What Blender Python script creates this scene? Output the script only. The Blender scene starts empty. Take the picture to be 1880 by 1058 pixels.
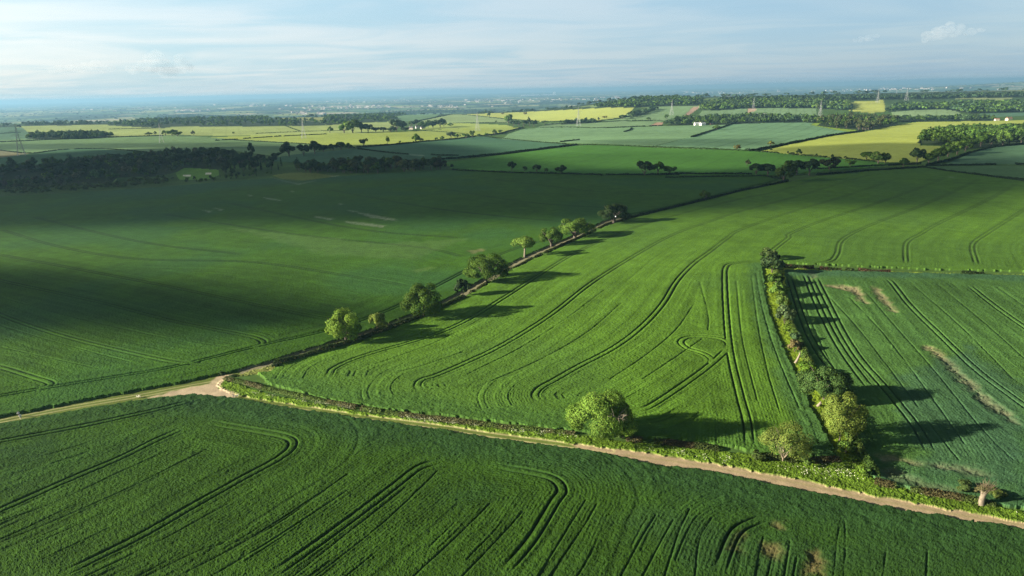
import bpy, math, random
import numpy as np
from mathutils import Matrix, Vector

SC = bpy.context.scene
COL = SC.collection
RNG = np.random.default_rng(11)
random.seed(11)

# ------------------------------------------------------------------ helpers
def sm(a, b, x):
    t = np.clip((x - a) / (b - a), 0, 1)
    return t * t * (3 - 2 * t)

def tag(o, label=None, cat=None, group=None, kind=None):
    if label: o['label'] = label
    if cat: o['category'] = cat
    if group: o['group'] = group
    if kind: o['kind'] = kind
    return o

_LAT = RNG.random((8, 512, 512)).astype(np.float32)
def vnoise(x, y, k=0):
    """smooth 2D value noise, 0..1"""
    T = _LAT[k % 8]
    xi = np.floor(x); yi = np.floor(y)
    fx = (x - xi); fy = (y - yi)
    fx = fx * fx * (3 - 2 * fx); fy = fy * fy * (3 - 2 * fy)
    xi = xi.astype(np.int64) & 511; yi = yi.astype(np.int64) & 511
    x1 = (xi + 1) & 511; y1 = (yi + 1) & 511
    a = T[yi, xi]; b = T[yi, x1]; c = T[y1, xi]; d = T[y1, x1]
    return (a + (b - a) * fx) + ((c + (d - c) * fx) - (a + (b - a) * fx)) * fy

def fbm(x, y, k=0, o=4, g=0.5):
    s = 0; a = 1; n = 0
    for i in range(o):
        s = s + a * vnoise(x * 2 ** i + 17.3 * i, y * 2 ** i + 9.1 * i, k + i); n += a; a *= g
    return s / n

# ------------------------------------------------------------------ camera
FPX, CX, CY = 1254.0, 940.0, 529.0          # focal length in photo pixels (24 mm lens)
CAMZ = 80.0
PITCH = math.atan((529 - 166.5) / FPX)
ROLL = 0.0222
F_ = np.array([0, math.cos(PITCH), -math.sin(PITCH)])
U0 = np.array([0, math.sin(PITCH), math.cos(PITCH)]); R0 = np.array([1.0, 0, 0])
U_ = U0 * math.cos(ROLL) + R0 * math.sin(ROLL)
R_ = R0 * math.cos(ROLL) - U0 * math.sin(ROLL)
CAM = np.array([0, 0, CAMZ])

cam_d = bpy.data.cameras.new('camera'); cam = bpy.data.objects.new('camera', cam_d); COL.objects.link(cam)
cam_d.sensor_width = 36.0; cam_d.lens = 36.0 * FPX / 1880.0
cam_d.clip_start = 1.0; cam_d.clip_end = 120000.0
cam.matrix_world = Matrix(((R_[0], U_[0], -F_[0], 0), (R_[1], U_[1], -F_[1], 0), (R_[2], U_[2], -F_[2], CAMZ), (0, 0, 0, 1)))
SC.camera = cam

# ------------------------------------------------------------------ the lie of the land
def terrain(x, y):
    x = np.asarray(x, float); y = np.asarray(y, float)
    yy = np.maximum(y, 60.0)
    u = np.clip(x / yy, -1.6, 1.6)
    hl = -27 * sm(800, 1750, y) - 83 * sm(3450, 5300, y)
    hr = -20 * sm(800, 1700, y) + 42 * sm(2050, 3400, y) - 132 * sm(3900, 6600, y)
    m = sm(-0.01, 0.20, u)
    h = hl * (1 - m) + hr * m
    # small rises and hollows
    far = sm(230, 600, y)
    h = h + far * (5.0 * (fbm(x / 420 + 3.1, y / 420 + 8.2, 1, 2) - 0.5)) * (1 - sm(3000, 4800, y))
    h = h - 6.5 * np.exp(-((x + 330) / 330) ** 2 - ((y - 770) / 120) ** 2)
    h = h + 3.0 * np.exp(-((x - 110) / 90) ** 2 - ((y - 330) / 120) ** 2)
    h = h - 2.0 * np.exp(-((x + 90) / 120) ** 2 - ((y - 300) / 90) ** 2)
    # the plain and the far ridges
    pl = sm(5500, 9000, y)
    h = h + pl * 34 * (fbm(x / 5200 + 1.7, y / 5200 + 4.4, 3, 3) - 0.42)
    h = h + 150 * sm(0.42, 0.80, u) * np.exp(-((y - 15500) / 3600) ** 2)
    h = h + 40 * sm(24000, 40000, y)
    return h

def ray_ground(px, py):
    """photo pixel -> point on the bare ground (first hit)"""
    px = np.atleast_1d(np.asarray(px, float)); py = np.atleast_1d(np.asarray(py, float))
    d = ((px - CX) / FPX)[:, None] * R_ + ((CY - py) / FPX)[:, None] * U_ + F_
    hz = np.hypot(d[:, 0], d[:, 1])
    d = d / hz[:, None]
    t = np.geomspace(18, 43000, 1000)
    X = d[:, 0:1] * t; Y = d[:, 1:2] * t; Z = CAMZ + d[:, 2:3] * t
    below = Z < terrain(X, Y)
    hit = np.where(below.any(1), below.argmax(1), len(t) - 1)
    lo = t[np.maximum(hit - 1, 0)].copy(); hi = t[hit].copy()
    for _ in range(26):
        mid = 0.5 * (lo + hi)
        b = CAMZ + d[:, 2] * mid < terrain(d[:, 0] * mid, d[:, 1] * mid)
        hi = np.where(b, mid, hi); lo = np.where(b, lo, mid)
    return np.stack([d[:, 0] * hi, d[:, 1] * hi, terrain(d[:, 0] * hi, d[:, 1] * hi)], 1)

def G(px, py):
    return ray_ground([px], [py])[0]

def mpp(p):
    """metres per photo pixel at a point"""
    return float(np.dot(np.asarray(p) - CAM, F_)) / FPX

def subdiv(pts, step=25.0, closed=False):
    out = []
    P = list(pts) + ([pts[0]] if closed else [])
    for a, b in zip(P[:-1], P[1:]):
        n = max(1, int(math.hypot(b[0] - a[0], b[1] - a[1]) / step))
        for k in range(n):
            out.append((a[0] + (b[0] - a[0]) * k / n, a[1] + (b[1] - a[1]) * k / n))
    if not closed: out.append(P[-1])
    return out

def line(pts, step=25.0):
    q = np.array(subdiv(pts, step)); return ray_ground(q[:, 0], q[:, 1])

def smooth_line(pts, n=6):
    """Catmull-Rom through ground points"""
    q = np.array(pts, float); P = ray_ground(q[:, 0], q[:, 1])[:, :2]
    P = np.vstack([2 * P[0] - P[1], P, 2 * P[-1] - P[-2]])
    out = []
    for i in range(1, len(P) - 2):
        for t in np.arange(n) / n:
            a, b, c, d = P[i - 1], P[i], P[i + 1], P[i + 2]
            out.append(0.5 * ((2 * b) + (-a + c) * t + (2 * a - 5 * b + 4 * c - d) * t * t + (-a + 3 * b - 3 * c + d) * t ** 3))
    out.append(P[-2])
    return np.array(out)

def poly(pts):
    q = np.array(subdiv(pts, 25.0, True)); return ray_ground(q[:, 0], q[:, 1])[:, :2]

def inpoly(X, Y, P):
    r = np.zeros(X.shape, bool)
    n = len(P)
    for i in range(n):
        x1, y1 = P[i]; x2, y2 = P[(i + 1) % n]
        if y1 == y2: continue
        c = ((y1 > Y) != (y2 > Y)) & (X < (x2 - x1) * (Y - y1) / (y2 - y1) + x1)
        r ^= c
    return r

def segdist(X, Y, a, b):
    dx, dy = b[0] - a[0], b[1] - a[1]
    L = dx * dx + dy * dy + 1e-9
    t = np.clip(((X - a[0]) * dx + (Y - a[1]) * dy) / L, 0, 1)
    ex = X - a[0] - t * dx; ey = Y - a[1] - t * dy
    return np.hypot(ex, ey), t * math.sqrt(L), np.sign(dx * ey - dy * ex)

# ------------------------------------------------------------------ sun
def _sun():
    A = ray_ground([1112, 1512, 783], [801, 733, 583]); B = ray_ground([1352, 1748, 962], [769, 737, 563])
    v = (B - A)[:, :2]; v = v / np.linalg.norm(v, axis=1)[:, None]
    m = v.mean(0); return m / np.linalg.norm(m)
SHDIR = _sun()                                   # the way shadows point over the ground
SUN_EL = math.radians(16.5)
SUN_AZ = math.atan2(-SHDIR[0], -SHDIR[1])        # from +Y towards +X
SUNV = np.array([-SHDIR[0] * math.cos(SUN_EL), -SHDIR[1] * math.cos(SUN_EL), math.sin(SUN_EL)])

# ------------------------------------------------------------------ node materials
def new_mat(name):
    m = bpy.data.materials.new(name); m.use_nodes = True
    nt = m.node_tree; nt.nodes.clear()
    return m, nt, nt.nodes, nt.links

def nd(nodes, t, **kw):
    n = nodes.new(t)
    for k, v in kw.items():
        if k in n.inputs: n.inputs[k].default_value = v
        else: setattr(n, k, v)
    return n

def mat_ground(name, rough=0.95, var=0.35, scale=1.6, bump=0.0, var2=0.25, scale2=0.12):
    """colour comes from the field's own crop/soil colour, broken up by two sizes of mottling"""
    m, nt, N, L = new_mat(name)
    out = nd(N, 'ShaderNodeOutputMaterial'); b = nd(N, 'ShaderNodeBsdfPrincipled')
    b.inputs['Roughness'].default_value = rough
    b.inputs['Specular IOR Level'].default_value = 0.05
    at = nd(N, 'ShaderNodeAttribute', attribute_name='Col')
    tc = nd(N, 'ShaderNodeTexCoord')
    n1 = nd(N, 'ShaderNodeTexNoise', Scale=scale, Detail=3.0, Roughness=0.65)
    n2 = nd(N, 'ShaderNodeTexNoise', Scale=scale2, Detail=4.0, Roughness=0.6)
    L.new(tc.outputs['Object'], n1.inputs['Vector']); L.new(tc.outputs['Object'], n2.inputs['Vector'])
    r1 = nd(N, 'ShaderNodeMapRange'); r1.inputs[1].default_value = 0.3; r1.inputs[2].default_value = 0.7
    r1.inputs[3].default_value = 1 - var; r1.inputs[4].default_value = 1 + var
    r2 = nd(N, 'ShaderNodeMapRange'); r2.inputs[1].default_value = 0.3; r2.inputs[2].default_value = 0.7
    r2.inputs[3].default_value = 1 - var2; r2.inputs[4].default_value = 1 + var2
    L.new(n1.outputs[0], r1.inputs[0]); L.new(n2.outputs[0], r2.inputs[0])
    mu = nd(N, 'ShaderNodeMath', operation='MULTIPLY'); L.new(r1.outputs[0], mu.inputs[0]); L.new(r2.outputs[0], mu.inputs[1])
    vm = nd(N, 'ShaderNodeVectorMath', operation='SCALE'); L.new(at.outputs['Color'], vm.inputs[0]); L.new(mu.outputs[0], vm.inputs['Scale'])
    L.new(vm.outputs[0], b.inputs['Base Color'])
    if bump:
        bp = nd(N, 'ShaderNodeBump', Strength=bump, Distance=0.5); L.new(n1.outputs[0], bp.inputs['Height']); L.new(bp.outputs[0], b.inputs['Normal'])
    L.new(b.outputs[0], out.inputs[0])
    return m

def mesh_from(name, V, Fq, mats, cols=None, smooth=False, fmat=None):
    """V (n,3), Fq (m,3|4) -> mesh, optional point colours"""
    me = bpy.data.meshes.new(name)
    V = np.ascontiguousarray(V, np.float32); Fq = np.ascontiguousarray(Fq, np.int32)
    n, k = Fq.shape
    me.vertices.add(len(V)); me.vertices.foreach_set('co', V.ravel())
    me.loops.add(n * k); me.loops.foreach_set('vertex_index', Fq.ravel())
    me.polygons.add(n); me.polygons.foreach_set('loop_start', np.arange(0, n * k, k, dtype=np.int32))
    me.polygons.foreach_set('loop_total', np.full(n, k, np.int32))
    if smooth: me.polygons.foreach_set('use_smooth', np.ones(n, bool))
    for mt in (mats if isinstance(mats, (list, tuple)) else [mats]): me.materials.append(mt)
    if fmat is not None: me.polygons.foreach_set('material_index', np.asarray(fmat, np.int32))
    me.update(calc_edges=True)
    if cols is not None:
        a = me.attributes.new('Col', 'FLOAT_COLOR', 'POINT')
        c = np.ones((len(V), 4), np.float32); c[:, :3] = cols
        a.data.foreach_set('color', c.ravel())
    return me

def put(name, me, parent=None, loc=None):
    o = bpy.data.objects.new(name, me); COL.objects.link(o)
    if parent is not None: o.parent = parent
    if loc is not None: o.location = tuple(float(v) for v in loc)
    return o
# ------------------------------------------------------------------ the ground sheet and the fields lying on it
def build_rows():
    ys = [90.0]; y = 90.0
    while y < 42000:
        # depth step that keeps rows about half a pixel apart, as fine as a hand's width near by
        d = y * y / (683.0 * 84.0) * 0.44 / (1 + 0.0 * y)
        d = max(0.17, min(d, 0.028 * y)); y += d; ys.append(y)
    return np.array(ys)
YS = build_rows()
US = np.concatenate([np.linspace(-1.6, -1.02, 150)[:-1], np.linspace(-1.02, 1.02, 1641), np.linspace(1.02, 1.6, 150)[1:]])
NY, NX = len(YS), len(US)
GX = (US[None, :] * YS[:, None]); GY = np.repeat(YS[:, None], NX, 1)
GH = terrain(GX, GY)
CLS = np.zeros((NY, NX), np.int16)
LIFT = np.zeros((NY, NX), np.float32)
COLR = np.zeros((NY, NX, 3), np.float32)
DYS = np.gradient(YS)
CELL = np.maximum(DYS[:, None], np.gradient(US)[None, :] * YS[:, None]) + 0 * GX     # local mesh spacing

def sub(xmin, xmax, ymin, ymax):
    j0 = max(0, np.searchsorted(YS, ymin) - 1); j1 = min(NY, np.searchsorted(YS, ymax) + 1)
    if j1 <= j0: return None
    yl, yh = YS[j0], YS[j1 - 1]
    ul = min(xmin / yl, xmin / yh); uh = max(xmax / yl, xmax / yh)
    i0 = max(0, np.searchsorted(US, ul) - 1); i1 = min(NX, np.searchsorted(US, uh) + 1)
    if i1 <= i0: return None
    return (slice(j0, j1), slice(i0, i1))

WARP = (GY < 420)
WX = GX + np.where(WARP, .9 * (vnoise(GX / .9, GY / .9, 1) - .5) + .8 * (vnoise(GX / 3.1, GY / 3.1, 2) - .5), 0)
WY = GY + np.where(WARP, .9 * (vnoise(GX / .9 + 40, GY / .9, 3) - .5) + .8 * (vnoise(GX / 3.1 + 20, GY / 3.1, 4) - .5), 0)
def mask_poly(P):
    s = sub(P[:, 0].min(), P[:, 0].max(), P[:, 1].min(), P[:, 1].max())
    m = np.zeros((NY, NX), bool)
    if s is not None: m[s] = inpoly(WX[s], WY[s], P)
    return m

def dist_lines(lines, reach, want_s=False):
    D = np.full((NY, NX), 1e4, np.float32); S = np.zeros((NY, NX), np.float32) if want_s else None
    SG = np.zeros((NY, NX), np.float32) if want_s else None
    EN = np.zeros((NY, NX), bool); RM = np.zeros((NY, NX), np.float32)
    for P in lines:
        acc = 0.0; tot = float(np.hypot(*np.diff(np.asarray(P)[:, :2], axis=0).T).sum())
        for q_, (a, b) in enumerate(zip(P[:-1], P[1:])):
            s = sub(min(a[0], b[0]) - reach, max(a[0], b[0]) + reach, min(a[1], b[1]) - reach, max(a[1], b[1]) + reach)
            if s is not None:
                d, t, sg = segdist(GX[s], GY[s], a, b)
                k = d < D[s]
                D[s] = np.where(k, d, D[s])
                if want_s:
                    S[s] = np.where(k, t + acc, S[s]); SG[s] = np.where(k, sg, SG[s]); RM[s] = np.where(k, tot - t - acc, RM[s])
                    EN[s] = np.where(k, ((q_ == 0) & (t <= 0)) | ((q_ == len(P) - 2) & (t >= math.hypot(b[0] - a[0], b[1] - a[1]) - 1e-6)), EN[s])
            acc += math.hypot(b[0] - a[0], b[1] - a[1])
    return (D, S, SG, EN, RM) if want_s else D

CLASSES = [dict(name='ground', kind='structure', label=None, h=0.0)]
def field(name, label, pts, colour, h=0.75, kind='structure', stripe=None, ruts=1.0, mot=0.25, tint=None, mat='crop'):
    P = poly(pts); m = mask_poly(P)
    CLASSES.append(dict(name=name, label=label, h=h, kind=kind, mat=mat))
    k = len(CLASSES) - 1
    CLS[m] = k; LIFT[m] = h
    X, Y = GX[m], GY[m]
    c = np.array(colour, np.float32)[None, :] * np.ones((len(X), 1), np.float32)
    sc = 1.0 if Y.mean() < 500 else 3.0
    f = fbm(X / (9 * sc), Y / (9 * sc), k, 4); f2 = fbm(X / (60 * sc), Y / (60 * sc), k + 2, 3)
    c = c * (1 + mot * 1.5 * (f - 0.5) + mot * 1.6 * (f2 - 0.5))[:, None]
    if tint is not None:
        w = sm(0.45, 0.7, f2)[:, None] * 0.8
        c = c * (1 - w) + np.array(tint)[None, :] * w
    if stripe is not None:                       # far tramlines: (pixel a, pixel b, spacing, strength)
        a, b, sp, st = stripe
        A, B = G(*a), G(*b); v = (B - A)[:2]; v /= np.linalg.norm(v); nrm = np.array([-v[1], v[0]])
        q = ((X - A[0]) * nrm[0] + (Y - A[1]) * nrm[1] + 6 * (fbm(X / 300, Y / 300, 5, 2) - 0.5)) / sp
        q = np.abs(q - np.round(q)) * sp
        w = np.exp(-(q / max(1.2, sp * 0.05)) ** 2) * st
        c = c * (1 - w)[:, None]
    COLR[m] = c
    return k

# --- base colour of everything that is not a field: rough grass near, a patchwork plain beyond
def base_colours():
    f = fbm(GX / 30, GY / 30, 1, 4)
    c = np.array([0.055, 0.105, 0.022])[None, None, :] * (0.7 + 0.6 * f)[..., None]
    far = YS > 2100
    X, Y = GX[far], GY[far]
    # jittered cells = distant fields; lying long across the view
    cx, cy = 430.0, 520.0
    best = np.full(X.shape, 1e9); sec = np.full(X.shape, 1e9); hid = np.zeros(X.shape)
    Xr = X * 0.94 + Y * 0.2; Yr = Y * 0.96 - X * 0.16
    ix, iy = np.floor(Xr / cx), np.floor(Yr / cy)
    for a in (-1, 0, 1):
        for b in (-1, 0, 1):
            jx, jy = ix + a, iy + b
            r1 = _LAT[0][(jy.astype(int)) & 511, (jx.astype(int)) & 511]; r2 = _LAT[1][(jy.astype(int)) & 511, (jx.astype(int)) & 511]
            hh = _LAT[2][(jy.astype(int)) & 511, (jx.astype(int)) & 511]
            d = np.abs(Xr - (jx + 0.1 + 0.8 * r1) * cx) / cx + np.abs(Yr - (jy + 0.1 + 0.8 * r2) * cy) / cy
            k = d < best
            sec = np.where(k, best, np.minimum(sec, d)); hid = np.where(k, hh, hid); best = np.where(k, d, best)
    pal = np.array([[.10, .16, .05], [.07, .13, .04], [.20, .22, .07], [.30, .30, .14], [.05, .10, .035], [.12, .19, .06], [.36, .32, .20],
                    [.03, .055, .025], [.08, .14, .05], [.26, .27, .06], [.035, .06, .03], [.15, .2, .09]])
    cc = pal[(hid * len(pal)).astype(int) % len(pal)]
    tan = sm(6500, 4200, Y)[..., None] * (cc[..., :1] > .24); cc = cc * (1 - tan) + np.array([.15, .21, .08]) * tan
    edge = sm(0.10, 0.03, sec - best)
    cc = cc * (1 - 0.75 * edge)[..., None]
    wood = sm(0.52, 0.60, fbm(X / 900, Y / 1500, 4, 4))[..., None]
    cc = cc * (1 - wood) + np.array([.028, .05, .024]) * wood
    w = sm(2300, 3300, Y)[..., None]
    c[far] = c[far] * (1 - w) + cc * w
    COLR[:] = c
base_colours()

# colours (linear)
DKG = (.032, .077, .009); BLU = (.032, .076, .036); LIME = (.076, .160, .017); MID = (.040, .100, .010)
PALE = (.105, .180, .078); YEL = (.300, .290, .035); YG = (.25, .31, .065); GRN = (.046, .130, .028); TEAL = (.055, .130, .066)

# ---- far fields first
field('crop_field', 'pale yellow-green field at the plateau edge left, behind a dark clump wood', [(-60, 236), (0, 236), (60, 231), (130, 228), (230, 230), (330, 228), (430, 229), (600, 228), (720, 224), (720, 246), (600, 247), (430, 250), (300, 249), (200, 254), (-60, 260)], (.26, .32, .10), stripe=((500, 232), (520, 244), 40, .12))
field('crop_field', 'bluish green field with a dark hedge across it, far left edge', [(-60, 234), (40, 234), (52, 244), (60, 257), (-60, 263)], (.07, .14, .075))
field('crop_field', 'long pale green field under the pylon beside the dark wood', [(-60, 262), (0, 258), (120, 251), (230, 251), (330, 248), (440, 257), (560, 264), (610, 270), (540, 292), (430, 278), (300, 284), (150, 278), (40, 283), (-60, 276)], (0.114, 0.195, 0.078), stripe=((200, 262), (330, 256), 45, .10))
field('crop_field', 'small tan-green corner field at the far left edge', [(-60, 277), (0, 277), (40, 281), (56, 283), (0, 291), (-60, 293)], (.15, .15, .08))
field('crop_field', 'domed deep green field behind the dark wood on the left', [(-60, 294), (0, 291), (56, 283), (110, 276), (170, 273), (230, 278), (300, 284), (330, 290), (200, 298), (60, 305), (-60, 308)], (.045, .118, .048))
field('crop_field', 'lime strip field with a pylon standing on it', [(385, 253), (470, 249), (600, 245), (660, 246), (760, 241), (850, 236), (930, 234), (962, 235), (935, 243), (900, 249), (850, 252), (760, 262), (690, 269), (610, 270), (560, 264), (440, 257)], YG, stripe=((640, 250), (800, 245), 30, .08), mot=.18)
field('crop_field', 'pale lime field behind the big tree clump', [(640, 222), (700, 225), (720, 224), (730, 236), (640, 240), (610, 243), (600, 236)], (.24, .30, .10))
field('crop_field', 'yellow-green field right of the farmhouse trees', [(770, 240), (800, 226), (840, 226), (930, 230), (945, 234), (850, 236)], (.27, .34, .08))
field('crop_field', 'bluish green sloping field on the skyline left of the yellow field', [(712, 214), (790, 206), (830, 209), (770, 222), (740, 224), (715, 219)], (0.111, 0.195, 0.098))
field('crop_field', 'pale green field between two thin hedges on the plateau', [(770, 223), (832, 210), (860, 211), (925, 219), (935, 226), (840, 226), (790, 227)], (.20, .27, .11), stripe=((800, 215), (860, 222), 30, .1))
field('rapeseed_field', 'long bright yellow field below the far wood', [(855, 210), (960, 206), (1040, 202), (1120, 198), (1165, 198), (1155, 208), (1140, 216), (1100, 221), (1040, 221), (1000, 224), (935, 219), (880, 213)], (.35, .40, .10), mot=.12)
field('crop_field', 'pale green field right of the yellow one on the wood slope', [(1155, 208), (1200, 197), (1290, 195), (1260, 211), (1245, 214), (1220, 222), (1095, 222), (1140, 217)], (0.156, 0.247, 0.111), stripe=((1255, 212), (1275, 197), 26, .2))
field('bare_soil', 'narrow pinkish bare soil strip running up to the wood', [(1254, 214), (1272, 197), (1284, 195), (1280, 201), (1262, 213)], (.36, .26, .19), h=0.05, mat='soil')
field('crop_field', 'pale striped field between the two woods', [(1280, 214), (1290, 203), (1380, 199), (1500, 198), (1500, 212), (1430, 211), (1400, 206), (1370, 210), (1330, 213)], (0.156, 0.247, 0.117), stripe=((1320, 214), (1335, 203), 26, .3))
field('bare_soil', 'small tan soil patch at the foot of a pylon above the wood', [(1373, 207), (1372, 200), (1385, 198), (1389, 202), (1384, 206)], (.40, .30, .20), h=0.05, mat='soil')
field('crop_field', 'pale green field between hedge lines above the big middle field', [(985, 235), (1010, 226), (1100, 224), (1220, 222), (1190, 232), (1145, 234), (1088, 236), (1010, 234)], (0.150, 0.240, 0.111))
field('bare_soil', 'small reddish soil patch at the wood corner', [(1190, 232), (1206, 225), (1217, 225), (1216, 231)], (.34, .22, .15), h=0.05, mat='soil')
field('crop_field', 'broad bluish green field in front of the white house', [(920, 256), (935, 246), (960, 238), (997, 234), (1088, 236), (1145, 235), (1216, 232), (1300, 230), (1341, 229), (1270, 252), (1200, 270), (1110, 265), (997, 262)], (0.137, 0.240, 0.111), stripe=((1000, 246), (1200, 246), 70, .14))
field('crop_field', 'bluish green field with tramlines left of the brown wood', [(1270, 252), (1341, 229), (1400, 225), (1480, 222), (1510, 226), (1582, 242), (1520, 250), (1460, 262), (1400, 276), (1290, 274), (1200, 271)], (0.127, 0.240, 0.120), stripe=((1430, 244), (1490, 222), 32, .30))
field('grass_verge', 'bright grass margin beside the brown wood', [(1488, 230), (1500, 222), (1582, 241), (1560, 243), (1520, 236)], (.17, .26, .03), h=0.1, mat='grass')
field('rapeseed_field', 'large bright yellow field behind the dark hedge corner', [(1396, 279), (1465, 263), (1525, 251), (1590, 242), (1640, 232), (1680, 225), (1760, 223), (1900, 221), (1900, 232), (1740, 236), (1690, 256), (1690, 268), (1760, 270), (1740, 280), (1680, 302), (1610, 297), (1500, 289)], (.315, .37, .075), mot=.14, stripe=((1500, 284), (1640, 262), 40, .06))
field('crop_field', 'yellow-green field on the far slope between woods', [(1550, 190), (1560, 188), (1622, 184), (1627, 205), (1600, 208), (1560, 204)], (.33, .37, .08))
field('crop_field', 'pale rounded field below the far right wood', [(1636, 204), (1700, 200), (1757, 202), (1768, 212), (1700, 213), (1640, 214)], (0.195, 0.286, 0.130), stripe=((1680, 212), (1681, 202), 30, .2))
field('crop_field', 'teal field on the far right slope', [(1785, 207), (1900, 204), (1900, 213), (1830, 215)], (.075, .15, .09))
field('crop_field', 'pale field beyond the far right wood', [(1720, 178), (1800, 177), (1870, 179), (1840, 184), (1760, 182)], (.20, .24, .10))
field('crop_field', 'dark teal field in shade between hedge and lime strip', [(655, 272), (700, 268), (760, 263), (840, 255), (890, 250), (920, 256), (997, 262), (1056, 267), (940, 281), (800, 297), (750, 286), (700, 279)], TEAL, mot=.2)
field('crop_field', 'dark teal field behind the front tree row', [(500, 291), (560, 282), (640, 275), (660, 275), (750, 286), (815, 298), (700, 300), (560, 300), (500, 297)], (.05, .115, .058), mot=.2)
field('crop_field', 'vivid green field between two long hedges', [(818, 299), (940, 283), (1060, 268), (1110, 266), (1200, 272), (1380, 278), (1500, 289), (1606, 298), (1640, 304), (1500, 317), (1400, 323), (1130, 321), (980, 318), (830, 311)], (.058, .160, .024), stripe=((1010, 312), (1120, 284), 30, .13), mot=.22)
field('crop_field', 'bluish field on the right edge below the wood', [(1738, 302), (1790, 279), (1830, 271), (1900, 265), (1900, 303)], (.07, .14, .07))
field('crop_field', 'thin strip field between two hedges at the right edge', [(1692, 307), (1900, 305), (1900, 334), (1800, 322), (1740, 315)], (.075, .145, .05))
field('golf_green', 'mown golf green with pale bunkers in the dark wood', [(322, 318), (340, 308), (385, 305), (400, 310), (402, 322), (380, 330), (330, 331)], (.115, .235, .035), h=0.05, mat='grass')
field('clearing', 'grassy clearing within the dark wood', [(195, 330), (200, 324), (212, 323), (215, 330), (208, 334)], (.16, .22, .05), h=0.05, mat='grass')
field('grass_bank', 'domed rough grass bank at the corner of the dark tree row', [(500, 322), (540, 317), (580, 318), (606, 322), (620, 324), (560, 332), (520, 329)], (.12, .16, .035), h=0.4, mat='grass')

# ---- the four near fields
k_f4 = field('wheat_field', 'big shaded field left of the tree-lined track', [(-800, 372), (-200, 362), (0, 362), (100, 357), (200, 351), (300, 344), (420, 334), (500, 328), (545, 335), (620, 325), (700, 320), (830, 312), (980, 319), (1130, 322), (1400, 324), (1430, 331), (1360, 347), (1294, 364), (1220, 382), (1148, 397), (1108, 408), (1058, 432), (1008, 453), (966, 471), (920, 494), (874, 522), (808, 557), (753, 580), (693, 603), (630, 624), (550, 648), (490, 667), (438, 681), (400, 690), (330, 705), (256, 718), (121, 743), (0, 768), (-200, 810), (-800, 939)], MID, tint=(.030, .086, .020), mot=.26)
k_f2 = field('wheat_field', 'sunlit lime field with curving tramlines', [(470, 684), (510, 675), (565, 658), (645, 634), (705, 613), (765, 590), (822, 564), (886, 531), (930, 503), (975, 481), (1018, 462), (1066, 440), (1116, 416), (1156, 404), (1224, 387), (1298, 369), (1364, 352), (1424, 340), (1500, 325), (1600, 315), (1700, 309), (1760, 318), (1900, 337), (2100, 360), (2700, 440), (2700, 540), (2100, 508), (1880, 500), (1700, 496), (1560, 490), (1430, 484), (1402, 492), (1405, 520), (1410, 550), (1419, 590), (1436, 632), (1461, 690), (1486, 745), (1500, 770), (1530, 825), (1535, 842), (1400, 838), (1340, 822), (1139, 803), (1053, 793), (932, 780), (836, 768), (740, 757), (619, 740), (556, 725), (500, 709)], LIME, tint=(.062, .132, .020), mot=.24)
k_f3 = field('wheat_field', 'bluish green field with pale soil patches right of the hedge', [(1436, 497), (1500, 499), (1700, 503), (1880, 508), (2100, 514), (2700, 545), (2700, 1120), (2100, 1010), (1960, 975), (1880, 938), (1760, 915), (1650, 895), (1609, 885), (1580, 830), (1560, 780), (1530, 730), (1490, 680), (1472, 640), (1452, 600), (1446, 560), (1440, 520)], (.060, .134, .030), tint=(.040, .100, .040), mot=.30)
k_f1 = field('wheat_field', 'dark green foreground field with double tramlines below the track', [(-800, 949), (-200, 820), (0, 780), (121, 758), (256, 737), (351, 726), (385, 727), (430, 732), (556, 753), (683, 772), (811, 790), (900, 804), (1000, 817), (1053, 824), (1100, 830), (1150, 842), (1200, 851), (1280, 861), (1472, 897), (1600, 925), (1750, 951), (1880, 971), (2200, 1030), (2900, 1172), (3000, 1900), (940, 1300), (-1400, 1900)], DKG, tint=(.025, .063, .011), mot=.26)

# ---- verges and tracks
k_vm = field('grass_verge', 'bright grass verge with white cow parsley along the main track', [(395, 706), (405, 698), (425, 702), (492, 725), (572, 741), (683, 761), (740, 768), (836, 779), (932, 790), (1053, 799), (1139, 811), (1340, 833), (1400, 840), (1480, 848), (1535, 846), (1545, 842), (1580, 835), (1609, 887), (1700, 908), (1800, 925), (1900, 945), (2200, 1010), (2800, 1136), (2800, 1150), (2200, 1024), (1880, 960), (1750, 937), (1600, 911), (1472, 883), (1280, 848), (1180, 832), (1100, 821), (1053, 815), (900, 794), (811, 781), (683, 765), (556, 746), (437, 727), (405, 717)], (.094, .162, .016), h=0.30, kind='stuff', mat='grass', mot=.4)
k_vr = field('grass_verge', 'bright yellow-green grass strip beside the shrub hedge', [(1401, 494), (1440, 497), (1444, 560), (1452, 600), (1472, 645), (1492, 690), (1532, 735), (1560, 785), (1582, 835), (1540, 848), (1529, 822), (1499, 767), (1485, 744), (1460, 689), (1434, 629), (1417, 587), (1408, 548), (1403, 515)], (.150, .225, .018), h=0.30, kind='stuff', mat='grass', mot=.35)
k_vt = field('grass_verge', 'pale dry grass wedge at the track junction', [(425, 690), (445, 684), (500, 668), (508, 673), (498, 684), (470, 688), (440, 692)], (.20, .23, .06), h=0.15, kind='stuff', mat='grass')
k_vn = field('grass_verge', 'thin lit grass margin above the right field', [(1436, 492), (1560, 496), (1700, 501), (1880, 505), (2100, 511), (2700, 542), (2700, 545), (2100, 514), (1880, 508), (1700, 504), (1560, 500), (1440, 498)], (.16, .23, .03), h=0.15, kind='stuff', mat='grass')
TRK = (.105, .140, .030)
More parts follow.
